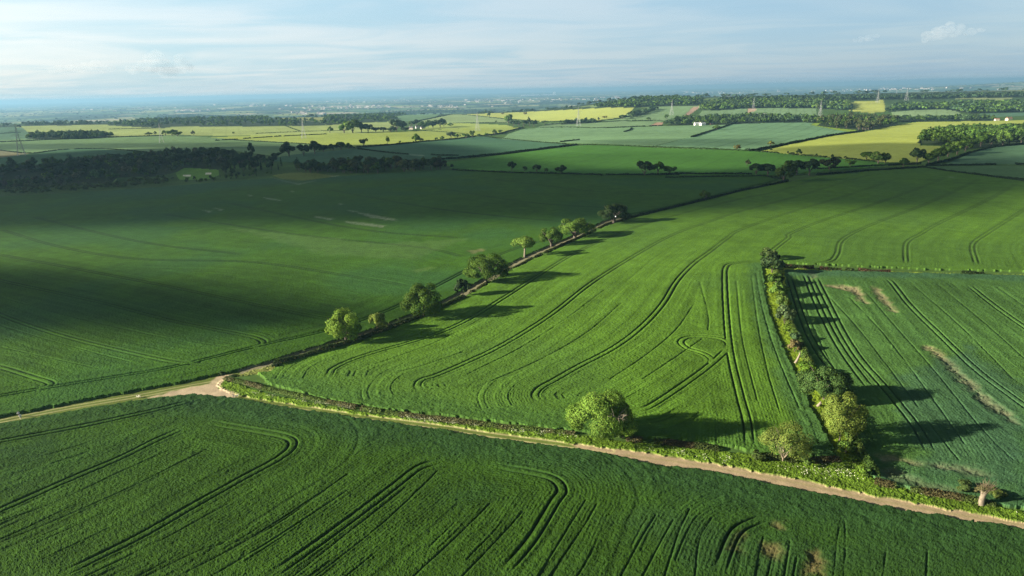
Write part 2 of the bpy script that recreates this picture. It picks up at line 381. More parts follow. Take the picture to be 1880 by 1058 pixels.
k_t1 = field('farm_track', 'grassy track with pale wheel ruts running off to the left', [(-800, 941), (-200, 812), (0, 769), (121, 744), (256, 719), (330, 706), (400, 691), (440, 682), (437, 690), (415, 690), (402, 702), (400, 712), (385, 730), (351, 728), (256, 739), (121, 760), (0, 782), (-200, 822), (-800, 952)], TRK, h=0.04, mat='soil')
k_t2 = field('farm_track', 'pale dirt track crossing below the bright verge', [(385, 712), (405, 717), (437, 727), (556, 746), (683, 765), (811, 781), (900, 794), (1053, 815), (1100, 821), (1180, 832), (1280, 848), (1472, 883), (1600, 911), (1750, 937), (1880, 960), (2200, 1024), (2800, 1148), (2800, 1162), (2200, 1035), (1880, 976), (1750, 956), (1600, 930), (1472, 902), (1280, 866), (1200, 856), (1150, 846), (1100, 834), (1053, 828), (1000, 821), (900, 808), (811, 793), (683, 775), (556, 756), (430, 734), (385, 730)], TRK, h=0.04, mat='soil')
k_t3 = field('farm_track', 'narrow track behind the row of hedgerow trees', [(438, 681), (490, 667), (550, 648), (630, 624), (693, 603), (753, 580), (808, 557), (874, 522), (920, 494), (966, 471), (1008, 453), (1058, 432), (1108, 408), (1148, 397), (1152, 400), (1112, 411), (1062, 435), (1014, 456), (974, 474), (930, 498), (886, 526), (820, 561), (765, 585), (705, 608), (640, 629), (560, 653), (500, 671), (440, 687)], (.20, .19, .11), h=0.04, mat='soil')

GRAIN = np.random.default_rng(3).random((NY, NX)).astype(np.float32)
# ---- bare soil, ruts and wheelings on the tracks (soil colours, not shade)
def paint(mask, colour, amt):
    a = np.asarray(amt)
    COLR[mask] = COLR[mask] * (1 - a)[:, None] + np.array(colour, np.float32)[None, :] * a[:, None]

SOIL = (.33, .255, .155); SOILP = (.40, .32, .21)
def bare(pts, colour=SOIL, strength=1.0, soft=1.2, n=2.0, lower=None, only=None):
    P = poly(pts)
    s = sub(P[:, 0].min() - 6, P[:, 0].max() + 6, P[:, 1].min() - 6, P[:, 1].max() + 6)
    if s is None: return
    X, Y = GX[s], GY[s]
    ins = inpoly(X, Y, P); d = np.full(X.shape, 1e3)
    for a, b in zip(P, np.roll(P, -1, 0)): d = np.minimum(d, segdist(X, Y, a, b)[0])
    sd = np.where(ins, d, -d) + n * 2 * (fbm(X / 2.6, Y / 2.6, 6, 4) - 0.5)
    w = sm(-soft * .5, soft * .5, sd) * strength
    if only is not None: w = w * np.isin(CLS[s], only)
    w = w * sm(.08, .44, .55 * fbm(X / 1.2, Y / 1.2, 2, 3) + .45 * GRAIN[s] + (.25 if soft < 1.3 and n < 1.5 else 0))
    C = COLR[s]; tex = (0.78 + 0.44 * fbm(X / 1.6, Y / 1.6, 3, 4))[..., None]
    COLR[s] = C * (1 - w)[..., None] + np.array(colour) * tex * w[..., None]
    if lower: LIFT[s] = LIFT[s] * (1 - w * lower)
TR = [k_t1, k_t2, k_t3]
bare([(272, 731), (320, 718), (351, 711), (383, 705), (395, 697), (402, 690), (425, 688), (408, 701), (406, 714), (437, 726), (430, 733), (383, 727), (351, 726)], SOILP, only=TR + [k_vm], n=1.0)
bare([(1030, 812), (1100, 820), (1180, 831), (1280, 847), (1472, 882), (1600, 910), (1750, 936), (1880, 959), (2200, 1023), (2800, 1147), (2800, 1163), (2200, 1036), (1880, 977), (1750, 957), (1600, 931), (1472, 903), (1280, 867), (1200, 857), (1150, 848), (1100, 836)], SOIL, only=TR, n=1.0)

def wheelings(lines, half, width, colour, amt, only):
    D = dist_lines([smooth_line(p) for p in lines], 6.0)
    w = np.exp(-((np.abs(D - half) / np.maximum(width, CELL * .6)) ** 2)) * amt * np.isin(CLS, only)
    w = w * (0.65 + 0.7 * fbm(GX / 4, GY / 4, 4, 3)).clip(0, 1)
    COLR[:] = COLR * (1 - w)[..., None] + np.array(colour) * w[..., None]
wheelings([[(-100, 794), (0, 774), (121, 750), (256, 727), (330, 713), (395, 702)]], 0.95, 0.30, (.36, .33, .17), .75, TR)
wheelings([[(430, 729), (556, 749), (683, 768), (811, 785), (900, 799), (1053, 819), (1120, 828)]], 0.95, 0.30, (.42, .38, .19), .85, TR)
wheelings([[(1150, 836), (1280, 854), (1472, 889), (1600, 917), (1750, 944), (1880, 965)]], 0.0, 0.45, (.20, .19, .07), .45, TR)

# soil patches in the crops
for pts, c, st, lo in [
    ([(1698, 640), (1712, 640), (1740, 662), (1772, 692), (1818, 738), (1855, 764), (1868, 782), (1850, 776), (1806, 745), (1760, 700), (1728, 668)], SOIL, 1.0, .9),
    ([(1514, 527), (1545, 525), (1574, 530), (1582, 540), (1592, 560), (1580, 556), (1568, 540), (1540, 532)], SOIL, .9, .9),
    ([(1602, 530), (1612, 532), (1625, 548), (1645, 576), (1634, 574), (1614, 550)], SOIL, .75, .8),
    ([(1482, 500), (1496, 500), (1502, 512), (1490, 516)], SOIL, .6, .7),
    ([(1608, 842), (1640, 842), (1652, 850), (1620, 854)], SOIL, .8, .9),
    ([(1622, 868), (1640, 864), (1664, 876), (1690, 884), (1660, 888), (1630, 880)], SOIL, .9, .9),
    ([(1640, 886), (1700, 892), (1750, 905), (1740, 912), (1680, 900)], SOIL, .8, .9),
    ([(1650, 850), (1730, 858), (1805, 868), (1806, 874), (1720, 866)], SOIL, .75, .8),
    ([(1715, 860), (1770, 866), (1800, 876), (1760, 872)], SOIL, .7, .8),
    ([(1405, 1012), (1425, 1004), (1436, 1018), (1430, 1032), (1412, 1030)], (.34, .19, .10), .8, .8),
    ([(1482, 1020), (1500, 1016), (1506, 1036), (1498, 1058), (1478, 1056), (1484, 1038)], (.34, .19, .10), .85, .9),
    ([(1418, 964), (1432, 964), (1428, 972)], (.34, .22, .12), .7, .8),
    ([(1338, 992), (1362, 988), (1360, 1014), (1332, 1014)], (.20, .12, .07), .6, .8),
    ([(858, 463), (884, 459), (892, 463), (868, 468)], SOIL, .4, .5),
    ([(752, 500), (790, 492), (800, 494), (765, 504)], (.20, .24, .10), .2, .2)]:
    bare(pts, tuple(.85 * q for q in c), st * .78, 3.2, 1.8, lo)
for pts in [[(580, 399), (612, 403), (606, 406), (578, 402)], [(652, 391), (690, 397), (728, 405), (726, 408), (682, 402)], [(632, 408), (668, 411), (708, 417), (700, 420), (640, 412)],
            [(370, 387), (388, 389), (384, 392)], [(394, 384), (410, 386), (406, 389)], [(455, 359), (465, 361), (460, 363)], [(485, 364), (500, 366), (518, 370), (512, 371), (488, 367)],
            [(532, 352), (540, 353), (538, 355)], [(622, 375), (630, 377), (625, 378)], [(640, 388), (655, 390), (648, 392)], [(700, 402), (712, 404), (708, 407)],
            [(752, 284), (780, 286), (778, 288), (752, 286)], [(1738, 325), (1752, 327), (1750, 329)], [(497, 326), (520, 332), (548, 338), (580, 332), (580, 334), (548, 341), (518, 335)], [(600, 325), (622, 322), (622, 325)]]:
    bare(pts, (.24, .28, .19), .5, 4.0, 2.2, .3)
for pts in [[(336, 321), (350, 321), (350, 324), (336, 324)], [(377, 318), (388, 317), (388, 321), (377, 321)]]:
    bare(pts, (.62, .58, .46), 1.0, 1.0, .3, .0)

# ---- tramlines: worn wheelings between the crop, about 1.9 m apart
TRAM = {
 k_f2: [[(603, 697), (607, 690), (616, 679), (668, 657), (777, 625), (849, 596), (922, 552), (994, 505), (1066, 462), (1168, 419), (1260, 392), (1360, 367), (1432, 352), (1514, 325)],
        [(772, 721), (767, 711), (776, 701), (804, 692), (868, 664), (932, 632), (1012, 581), (1084, 524), (1157, 477), (1236, 433), (1300, 410), (1360, 390), (1468, 361), (1600, 321)],
        [(990, 742), (983, 729), (993, 716), (1018, 702), (1060, 678), (1128, 642), (1179, 603), (1217, 561), (1243, 519), (1272, 488), (1304, 464), (1335, 440), (1360, 424), (1450, 392), (1541, 365), (1656, 327)],
        [(1165, 758), (1194, 750), (1251, 713), (1299, 678), (1337, 644)],
        [(1377, 826), (1374, 800), (1370, 772), (1358, 727), (1341, 652), (1334, 584), (1331, 520), (1333, 494), (1348, 486), (1399, 483)],
        [(1337, 646), (1336, 632), (1318, 624), (1285, 621), (1260, 624), (1250, 632), (1262, 643), (1290, 652), (1306, 662), (1306, 670)],
        [(1400, 482), (1415, 466), (1447, 440), (1454, 430), (1523, 403), (1613, 374), (1698, 343), (1737, 327)],
        [(1490, 486), (1524, 482), (1537, 469), (1550, 440), (1612, 410), (1703, 375), (1800, 330)],
        [(1664, 487), (1663, 455), (1670, 443), (1690, 432), (1728, 410), (1811, 370), (1866, 339)],
        [(1794, 489), (1791, 480), (1785, 458), (1790, 446), (1810, 432), (1844, 410), (1900, 374)]],
 k_f1: [[(-60, 826), (0, 815), (160, 785), (288, 757), (377, 735)],
        [(-60, 968), (0, 943), (128, 886), (224, 845), (288, 813), (345, 788)],
        [(110, 1064), (256, 992), (351, 937), (447, 883), (511, 848), (537, 825), (530, 809), (479, 797), (383, 781)],
        [(500, 1064), (628, 972), (724, 899), (772, 863), (820, 850)],
        [(924, 1060), (979, 992), (1018, 928), (1032, 905), (1014, 883), (963, 870), (899, 860)],
        [(1320, 1060), (1340, 1001), (1358, 976), (1395, 960), (1425, 958)]],
 k_f3: [[(1448, 510), (1473, 588), (1497, 640), (1531, 690)],
        [(1497, 512), (1522, 563), (1547, 613), (1578, 662), (1626, 718), (1679, 784), (1710, 838)],
        [(1620, 515), (1636, 520), (1670, 563), (1732, 625), (1794, 684), (1880, 749), (1960, 806)],
        [(1778, 526), (1824, 563), (1880, 603), (1980, 670)],
        [(1478, 505), (1500, 560), (1530, 620), (1560, 668), (1600, 720)]],
 k_f4: [[(-120, 530), (0, 580), (108, 617), (217, 645), (325, 668), (400, 672)],
        [(-80, 496), (0, 517), (181, 557), (325, 593), (434, 615), (470, 623), (484, 632), (470, 641)],
        [(-80, 455), (0, 470), (145, 497), (325, 531), (506, 569), (608, 589), (700, 600)],
        [(0, 423), (108, 455), (253, 478), (470, 484), (680, 515), (760, 530)],
        [(-80, 748), (0, 731), (192, 699), (320, 677), (479, 638), (600, 610), (700, 578), (760, 550), (820, 518), (870, 492), (930, 465), (1000, 442)],
        [(-60, 668), (0, 677), (64, 697), (94, 708), (74, 719)],
        [(60, 400), (250, 445), (450, 470)], [(300, 395), (520, 430), (760, 455), (860, 475)], [(420, 375), (640, 420), (860, 440)], [(600, 350), (800, 385), (1040, 410)], [(760, 340), (960, 372), (1120, 384)], [(900, 330), (1080, 352), (1260, 362)]],
}
SINGLE = {     # fainter single lines: drill misses and old wheelings
 k_f1: [[(580, 1064), (692, 976), (772, 902), (803, 870)], [(540, 1064), (660, 968), (745, 900)], [(989, 1064), (1043, 976), (1075, 924)], [(1010, 1064), (1072, 972), (1096, 930)], [(-40, 976), (96, 930), (217, 874), (310, 832)], [(-40, 1018), (100, 962), (240, 900), (380, 830)], [(160, 1064), (300, 996), (420, 930)],
        [(268, 1064), (380, 1012), (480, 985), (600, 905)], [(330, 1064), (450, 1000), (560, 930), (640, 875)], [(1276, 1064), (1284, 998), (1307, 956)], [(1220, 1064), (1244, 990), (1266, 940)], [(1386, 1064), (1394, 1020), (1402, 990)], [(1140, 1064), (1180, 990), (1205, 950)], [(1180, 1064), (1214, 1000), (1236, 960)],
        [(1530, 1064), (1535, 1010), (1540, 975)], [(1548, 1064), (1552, 1010), (1550, 960)], [(760, 1064), (840, 990), (900, 930)], [(850, 1064), (920, 990), (960, 945)], [(0, 880), (90, 858), (200, 822)], [(0, 860), (80, 842), (160, 818)], [(390, 1064), (520, 985), (640, 905)], [(1440, 1064), (1450, 1000)], [(1620, 1064), (1626, 1020)], [(1700, 1064), (1702, 1016)]],
 k_f2: [[(690, 672), (800, 632), (900, 580)], [(860, 690), (960, 640), (1040, 588), (1110, 535)], [(900, 705), (1000, 660), (1080, 612), (1140, 560)], [(1180, 700), (1240, 660), (1290, 625)], [(1120, 700), (1180, 660), (1240, 610), (1275, 560)], [(1396, 500), (1410, 560), (1440, 640), (1500, 760)], [(1388, 505), (1400, 570), (1424, 650), (1470, 760)], [(1380, 510), (1390, 590), (1408, 680), (1440, 790)], [(1352, 520), (1362, 620), (1390, 740)], [(1285, 520), (1300, 580), (1300, 610)], [(1030, 480), (1110, 440), (1180, 415)], [(700, 690), (760, 680), (850, 650)], [(1150, 520), (1210, 470), (1270, 435)]],
 k_f3: [[(1460, 506), (1484, 580), (1515, 650), (1560, 730), (1590, 780)], [(1514, 540), (1570, 600), (1640, 690), (1720, 800), (1760, 850)], [(1560, 550), (1625, 620), (1700, 720), (1770, 820)], [(1590, 540), (1650, 610), (1720, 690), (1800, 790), (1860, 850)], [(1680, 530), (1760, 600), (1860, 700)], [(1720, 525), (1800, 590), (1900, 680)], [(1830, 530), (1900, 580)]],
 k_f4: [[(0, 548), (140, 586), (300, 622), (420, 640)], [(0, 640), (90, 660), (180, 680)], [(280, 700), (350, 690), (430, 672)], [(0, 600), (120, 636), (240, 668)]],
}
RUT_COL = {k_f1: (.010, .022, .008), k_f2: (.020, .036, .010), k_f3: (.016, .032, .014), k_f4: (.016, .034, .010)}
def crop_rows():
    for k, lines in TRAM.items():
        gl = [smooth_line(p) for p in lines]
        m = CLS == k
        D, S, SG, EN, RM = dist_lines(gl, 34.0, True)
        near = sm(420, 200, GY)                     # near enough for the plants themselves to show
        # drill rows: streaks that run along the wheelings
        q = D * SG + 0.7 * (fbm(GX / 14, GY / 14, 2, 2) - 0.5)
        st = 0.6 * vnoise(q / 0.85 + 50, S / 55 + 9, 2) + 0.4 * vnoise(q / 2.3 + 80, S / 110, 3)
        gap = sm(0.75, 0.90, vnoise(q / .62 + 30, S / 34 + 3, 5)) * sm(.40, .6, fbm(S / 40, q / 12, 6, 2))     # thin drill gaps
        rowfade = np.exp(-(CELL / 0.9) ** 2) * sm(33, 22, D) * (1 - EN)
        C = COLR
        amp = 0.34 * rowfade + 0.10 * sm(900, 300, GY) * sm(33, 22, D) * (1 - EN)
        f = 1 + amp * (st - 0.5) * 1.5
        C[m] = C[m] * f[m][:, None]
        L = LIFT.copy()
        L += (0.16 * (st - 0.5) * near * rowfade) * m
        L -= 0.14 * gap * near * rowfade * m
        C[m] = C[m] * (1 - 0.26 * (gap * rowfade)[m])[:, None]
        # plants: tufts
        grain = GRAIN
        tuft = (grain - .5) * .20 + (vnoise(GX / 0.5, GY / 0.5, 1) - 0.5) * 0.15 + (vnoise(GX / 1.3, GY / 1.3, 4) - 0.5) * 0.06 + (vnoise(GX / 4.2, GY / 4.2, 6) - 0.5) * 0.12
        row = np.sin(6.2832 * q / .78 + 1.5 * vnoise(S / 9, q, 1)) * (.35 + .65 * sm(.35, .65, fbm(GX / 11, GY / 11, 3, 3))) * sm(.45, .22, CELL) * sm(19, 12, D) * (1 - EN)
        L += (tuft * (.62 if k in (k_f2, k_f4) else .62) + .024 * row) * near * m
        C[m] = C[m] * (1 + (.30 * (grain - .5) * sm(500, 150, GY) + (.05 if k == k_f1 else .055) * row)[m])[:, None]
        # the wheelings
        hw = 0.32 if k == k_f4 else (0.20 if k == k_f2 else 0.23)
        wv = np.maximum(hw, CELL * 0.62)
        worn = 0.35 + 0.65 * sm(.25, .5, fbm(S / 26 + k, S / 300, 2, 2))
        r = np.exp(-((np.abs(D - 0.95) / wv) ** 4)) * m * sm(0, 9, np.minimum(S, RM))
        keep = np.clip(hw * 1.6 / wv, 0.22, 1.0) * (0.6 + 0.4 * worn if k in (k_f4,) else 0.85 + 0.15 * worn)
        L = L * (1 - r * near * 0.70 * keep)
        cr = r * keep * (1.0 if k != k_f4 else 0.95)
        COLR[:] = C * (1 - cr)[..., None] + np.array(RUT_COL[k]) * cr[..., None]
        DS = dist_lines([smooth_line(p) for p in SINGLE[k]], 4.0)
        w1 = np.maximum(.17, CELL * .55)
        r1 = np.exp(-(DS / w1) ** 2) * m * np.clip(.2 / w1, .2, 1) * sm(.18, .42, fbm(GX / 14, GY / 14, 2, 3)) * (.46 if k == k_f1 else .6)
        L = L * (1 - r1 * near * .6)
        kk = .45 if k == k_f2 else .75
        COLR[:] = COLR * (1 - kk * r1)[..., None] + np.array(RUT_COL[k]) * (kk * r1)[..., None]
        LIFT[:] = np.where(m, L, LIFT)
crop_rows()

# headlands: denser, bluer, clumpier crop along field edges; last call paints cloud shade
def headland_or_shade(k, pts, reach, colour, amt, clump=0.3):
    m = CLS == k
    D = dist_lines([line(pts)[:, :2]], reach + 8)
    w = sm(reach, reach * 0.35, D + 5 * (fbm(GX / 7, GY / 7, 5, 3) - 0.5)) * m * amt
    f = 0.72 + 0.6 * fbm(GX / 2.2, GY / 2.2, 7, 3)
    COLR[:] = COLR * (1 - w)[..., None] + np.array(colour) * (f * w)[..., None]
    LIFT[:] = LIFT + (w * clump * 2 * (vnoise(GX / 1.3, GY / 1.3, 3) - 0.45)).astype(np.float32)
headland_or_shade(k_f1, [(351, 726), (430, 732), (683, 772), (900, 804), (1053, 824), (1280, 861), (1600, 925), (1880, 971), (2100, 1020)], 17, (.023, .060, .018), .7, .1)
headland_or_shade(k_f1, [(-100, 800), (0, 780), (256, 737), (380, 727)], 15, (.022, .057, .016), .6, .1)
headland_or_shade(k_f2, [(500, 709), (619, 740), (740, 757), (932, 780), (1139, 803), (1340, 822), (1530, 842)], 13, (.045, .106, .022), .6, .1)
headland_or_shade(k_f2, [(1530, 840), (1486, 745), (1436, 632), (1410, 550), (1402, 492)], 9, (.040, .095, .030), .7, .1)
headland_or_shade(k_f3, [(1436, 499), (1700, 504), (1880, 509), (2000, 512)], 13, (.040, .098, .048), .7, .1)
headland_or_shade(k_f3, [(1609, 886), (1760, 916), (1880, 938), (1960, 960)], 12, (.036, .088, .040), .7, .1)
headland_or_shade(k_f4, [(700, 320), (500, 330), (300, 346)], 110, (.030, .086, .036), .7, 0)  # cloud shade deepened by a darker, bluer crop colour at the far end
def patches(k, pts, colour, amt):
    P = poly(pts); s = sub(P[:, 0].min() - 8, P[:, 0].max() + 8, P[:, 1].min() - 8, P[:, 1].max() + 8)
    X, Y = GX[s], GY[s]; ins = inpoly(X, Y, P); d = np.full(X.shape, 1e3)
    for a, b in zip(P, np.roll(P, -1, 0)): d = np.minimum(d, segdist(X, Y, a, b)[0])
    w = sm(-3, 3, np.where(ins, d, -d) + 9 * (fbm(X / 5, Y / 5, 6, 4) - 0.5)) * amt * (CLS[s] == k)
    COLR[s] = COLR[s] * (1 - w)[..., None] + np.array(colour) * (0.75 + 0.5 * fbm(X / 1.5, Y / 1.5, 1, 3))[..., None] * w[..., None]
patches(k_f1, [(785, 905), (905, 895), (935, 925), (880, 930), (820, 920)], (.022, .058, .014), .5)
patches(k_f1, [(1100, 960), (1230, 930), (1400, 1000), (1700, 1000), (1880, 1058), (1300, 1058)], (.026, .064, .018), .5)
patches(k_f1, [(0, 830), (100, 810), (105, 825), (60, 850), (0, 850)], (.022, .056, .015), .5)
patches(k_f3, [(1640, 700), (1780, 640), (1880, 720), (1880, 900), (1700, 880)], (.040, .092, .050), .6)
patches(k_f4, [(420, 420), (700, 450), (860, 440), (760, 480), (600, 470)], (.085, .150, .045), .35)

# verge grass tufts
mg = np.isin(CLS, [k_vm, k_vr, k_vt, k_vn])
LIFT[mg] += ((vnoise(GX / .5, GY / .5, 2) - .4) * .16 + (vnoise(GX / 1.7, GY / 1.7, 3) - .4) * .2 + (GRAIN - .5) * .22)[mg]
COLR[mg] *= (0.72 + 0.3 * vnoise(GX / .8, GY / .8, 5) + .3 * GRAIN)[mg][:, None]
LIFT = np.maximum(LIFT, 0.0)

# ------------------------------------------------------------------ meshes
MATS = {
    'ground': mat_ground('rough_ground', var=.18, scale=.5, scale2=.02, var2=.2),
    'crop': mat_ground('crop_leaves', var=.22, scale=4.5, scale2=.16, var2=.14, bump=.25),
    'grass': mat_ground('verge_grass', var=.35, scale=2.0, scale2=.3, var2=.2, bump=.5),
    'soil': mat_ground('track_soil', var=.16, scale=3.0, scale2=.3, var2=.12, bump=.2),
}
def emit_ground():
    GZ = GH + LIFT
    ids = np.arange(NY * NX, dtype=np.int32).reshape(NY, NX)
    q = np.stack([ids[:-1, :-1], ids[:-1, 1:], ids[1:, 1:], ids[1:, :-1]], -1)
    fc = CLS[:-1, :-1]
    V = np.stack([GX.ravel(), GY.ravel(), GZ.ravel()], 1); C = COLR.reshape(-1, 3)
    for k, cl in enumerate(CLASSES):
        F = q[fc == k]
        if len(F) == 0: continue
        u, inv = np.unique(F.ravel(), return_inverse=True)
        Vk, Ck, Fk = V[u], C[u], inv.reshape(-1, 4).astype(np.int32)
        if k == 0:                                   # carry the open ground on outwards, all round
            ex = []
            rows = np.concatenate([YS[::40], YS[-1:]])
            for sgn in (-1, 1):
                uu = np.linspace(1.6, 9, 14) * sgn
                ex.append((uu[None, :] * rows[:, None], np.repeat(rows[:, None], len(uu), 1), sgn < 0))
            bx = np.linspace(-42000, 42000, 61); bx = np.sign(bx) * np.abs(bx) ** 2 / 42000
            by = np.array([90, 60, 30, 0, -60, -300, -1500, -6000])
            ex.append((np.repeat(bx[None, :], len(by), 0), np.repeat(by[:, None], len(bx), 1), True))
            for X, Y, flip in ex:
                n0 = len(Vk); a, b = X.shape
                Z = terrain(X, Y) - (0.02 if flip else 0.02)
                Vk = np.vstack([Vk, np.stack([X.ravel(), Y.ravel(), Z.ravel()], 1)])
                Ck = np.vstack([Ck, np.tile(np.array([[.05, .10, .03]]), (a * b, 1))])
                i2 = np.arange(a * b).reshape(a, b) + n0
                f2 = np.stack([i2[:-1, :-1], i2[:-1, 1:], i2[1:, 1:], i2[1:, :-1]], -1).reshape(-1, 4)
                if flip: f2 = f2[:, ::-1]
                Fk = np.vstack([Fk, f2])
        me = mesh_from(cl['name'], Vk, Fk, MATS[cl.get('mat', 'ground')], Ck)
        o = put(cl['name'], me)
        tag(o, cl['label'] or 'rough grassland and the patchwork plain under all the fields', 'grass' if cl['kind'] == 'stuff' else ('track' if 'track' in cl['name'] else ('ground' if k == 0 else 'field')), None, cl['kind'])
# ------------------------------------------------------------------ foliage
def foliage_mat(name, trans=.18):
    m, nt, N, L = new_mat(name)
    out = nd(N, 'ShaderNodeOutputMaterial'); at = nd(N, 'ShaderNodeAttribute', attribute_name='Col'); oi = nd(N, 'ShaderNodeObjectInfo')
    vm = nd(N, 'ShaderNodeVectorMath', operation='MULTIPLY'); L.new(at.outputs['Color'], vm.inputs[0]); L.new(oi.outputs['Color'], vm.inputs[1])
    df = nd(N, 'ShaderNodeBsdfPrincipled'); df.inputs['Roughness'].default_value = .7; df.inputs['Specular IOR Level'].default_value = .08
    tl = nd(N, 'ShaderNodeBsdfTranslucent'); mx = nd(N, 'ShaderNodeMixShader'); mx.inputs[0].default_value = trans
    L.new(vm.outputs[0], df.inputs['Base Color']); L.new(vm.outputs[0], tl.inputs['Color'])
    L.new(df.outputs[0], mx.inputs[1]); L.new(tl.outputs[0], mx.inputs[2]); L.new(mx.outputs[0], out.inputs[0])
    return m
LEAF = foliage_mat('tree_leaves')
def plain_mat(name, col, rough=.85, noise=.25, scale=2.0, metal=0.0):
    m, nt, N, L = new_mat(name)
    out = nd(N, 'ShaderNodeOutputMaterial'); b = nd(N, 'ShaderNodeBsdfPrincipled'); b.inputs['Roughness'].default_value = rough; b.inputs['Metallic'].default_value = metal
    tc = nd(N, 'ShaderNodeTexCoord'); n = nd(N, 'ShaderNodeTexNoise', Scale=scale, Detail=4.0); L.new(tc.outputs['Object'], n.inputs['Vector'])
    r = nd(N, 'ShaderNodeMapRange'); r.inputs[1].default_value = .3; r.inputs[2].default_value = .7; r.inputs[3].default_value = 1 - noise; r.inputs[4].default_value = 1 + noise
    L.new(n.outputs[0], r.inputs[0])
    vm = nd(N, 'ShaderNodeVectorMath', operation='SCALE'); vm.inputs[0].default_value = col; L.new(r.outputs[0], vm.inputs['Scale'])
    L.new(vm.outputs[0], b.inputs['Base Color']); L.new(b.outputs[0], out.inputs[0])
    return m
BARK = plain_mat('bark', (.085, .068, .05)); TWIG = plain_mat('twig_bark', (.22, .18, .12)); PALEBARK = plain_mat('bleached_bark', (.21, .175, .125), noise=.35, scale=3)

def unit(v): return v / (np.linalg.norm(v, axis=-1, keepdims=True) + 1e-9)

def leaf_quads(c, n, size, rng):
    """small quads centred at c facing n"""
    k = len(c); n = unit(n)
    a = unit(np.cross(n, rng.normal(size=(k, 3)))); b = np.cross(n, a)
    s = (size * rng.uniform(.65, 1.35, k))[:, None]
    bend = n * s * .18
    V = np.stack([c - a * s * .5 - bend, c - b * s * .36 + bend * .3, c + a * s * .5 - bend, c + b * s * .36 + bend * .3], 1).reshape(-1, 3)
    F = np.arange(4 * k).reshape(k, 4)
    return V, F

def crown_arrays(seed, w, h, base, n, leaf, lobes=14, skew=0.0, spread=1.0, conifer=False, open_=0.0):
    """leaf clumps gathered into lobes through the crown's volume -> V, F, C (grey variation with a hint of hue)"""
    rng = np.random.default_rng(seed)
    R = w / 2; H = (h - base) / 2; zc = base + H
    if conifer:
        t = rng.random(n) ** .8; ang = rng.random(n) * 6.283
        tier = .75 + .25 * np.sin(t * 38 + ang * .5)
        rr = R * (1 - t) * tier * rng.uniform(.55, 1.05, n)
        c = np.stack([rr * np.cos(ang), rr * np.sin(ang), base + t * (h - base)], 1)
        nr = np.stack([np.cos(ang), np.sin(ang), np.full(n, .45)], 1) + rng.normal(size=(n, 3)) * .4
        V, F = leaf_quads(c, nr, leaf, rng); g = rng.uniform(.6, 1.3, n)
    else:
        d = unit(rng.normal(size=(lobes, 3))); d[:, 2] = np.abs(d[:, 2]) * 1.15 - .42; d = unit(d)
        rad = rng.uniform(.45, .78, lobes)
        C0 = d * rad[:, None] * np.array([R, R, H]) * spread
        C0[:, 0] += skew * C0[:, 2]
        C0 = np.vstack([C0, [[0, 0, H * .1]]])
        LR = np.append(rng.uniform(.22, .46, lobes) * (1 if lobes < 22 else .86), .5)[:, None] * np.array([R, R, min(H, R * 1.15)])
        li = rng.integers(0, lobes + 1, n)
        dr = unit(rng.normal(size=(n, 3)))
        out = unit(C0[li] / np.array([R, R, H]) + 1e-3)
        flip = (dr * out).sum(1) < -.35; dr[flip] *= -1
        rad2 = rng.uniform(.62, 1.08, n) ** .7
        # frayed, clumpy surface
        ph = 3.1 * dr[:, 0] + 5.3 * li
        rad2 = rad2 * (.9 + .14 * np.sin(7 * dr[:, 2] + ph) * np.sin(6 * dr[:, 1] + 2.2 * ph))
        c = C0[li] + dr * rad2[:, None] * LR[li]; c[:, 2] += zc
        if open_ > 0:
            keep = rng.random(n) > open_ * (np.sin(c[:, 0] * 1.9 + seed) * np.sin(c[:, 1] * 2.1) * np.sin(c[:, 2] * 1.7 + 1) > .12)
            c, dr, out, li = c[keep], dr[keep], out[keep], li[keep]
        c[:, 2] = np.maximum(c[:, 2], max(base * .55, 0) + .1)
        nr = dr * .75 + out * .35 + rng.normal(size=c.shape) * .28
        V, F = leaf_quads(c, nr, leaf, rng)
        lg = rng.uniform(.80, 1.2, lobes + 1)
        g = rng.uniform(.66, 1.34, len(c)) * lg[li]
    hue = rng.uniform(-.12, .12, len(g))
    C = np.stack([g * (1 + hue), g, g * (1 - hue * .8)], 1)
    return V, F, np.repeat(C, 4, 0)

def tube(pts, rad, sides=6):
    P = np.array(pts, float); V = []; F = []
    for i, p in enumerate(P):
        t = P[min(i + 1, len(P) - 1)] - P[max(i - 1, 0)]; t = t / (np.linalg.norm(t) + 1e-9)
        a = np.cross(t, [0.31, .95, .05]); a /= np.linalg.norm(a) + 1e-9; b = np.cross(t, a)
        for k in range(sides):
            q = 6.28318 * k / sides; V.append(p + rad[i] * (math.cos(q) * a + math.sin(q) * b))
    for i in range(len(P) - 1):
        for k in range(sides):
            F.append((i * sides + k, i * sides + (k + 1) % sides, (i + 1) * sides + (k + 1) % sides, (i + 1) * sides + k))
    n = len(V); V.append(P[-1])
    for k in range(0, sides): F.append(((len(P) - 1) * sides + k, (len(P) - 1) * sides + (k + 1) % sides, n, n))
    return np.array(V), np.array(F)

def join(parts):
    V, F, o = [], [], 0
    for v, f in parts:
        V.append(v); F.append(f + o); o += len(v)
    V = np.vstack(V); F = np.vstack(F)
    return V, F
def tri_fix(F): return F
def solid(name, parts, mat, smooth=True):
    V, F = join(parts)
    bad = F[:, 2] == F[:, 3]
    me = bpy.data.meshes.new(name)
    me.from_pydata([tuple(v) for v in V], [], [tuple(int(i) for i in (f[:3] if b else f)) for f, b in zip(F, bad)])
    me.materials.append(mat)
    if smooth: me.polygons.foreach_set('use_smooth', np.ones(len(me.polygons), bool))
    me.update(); return me

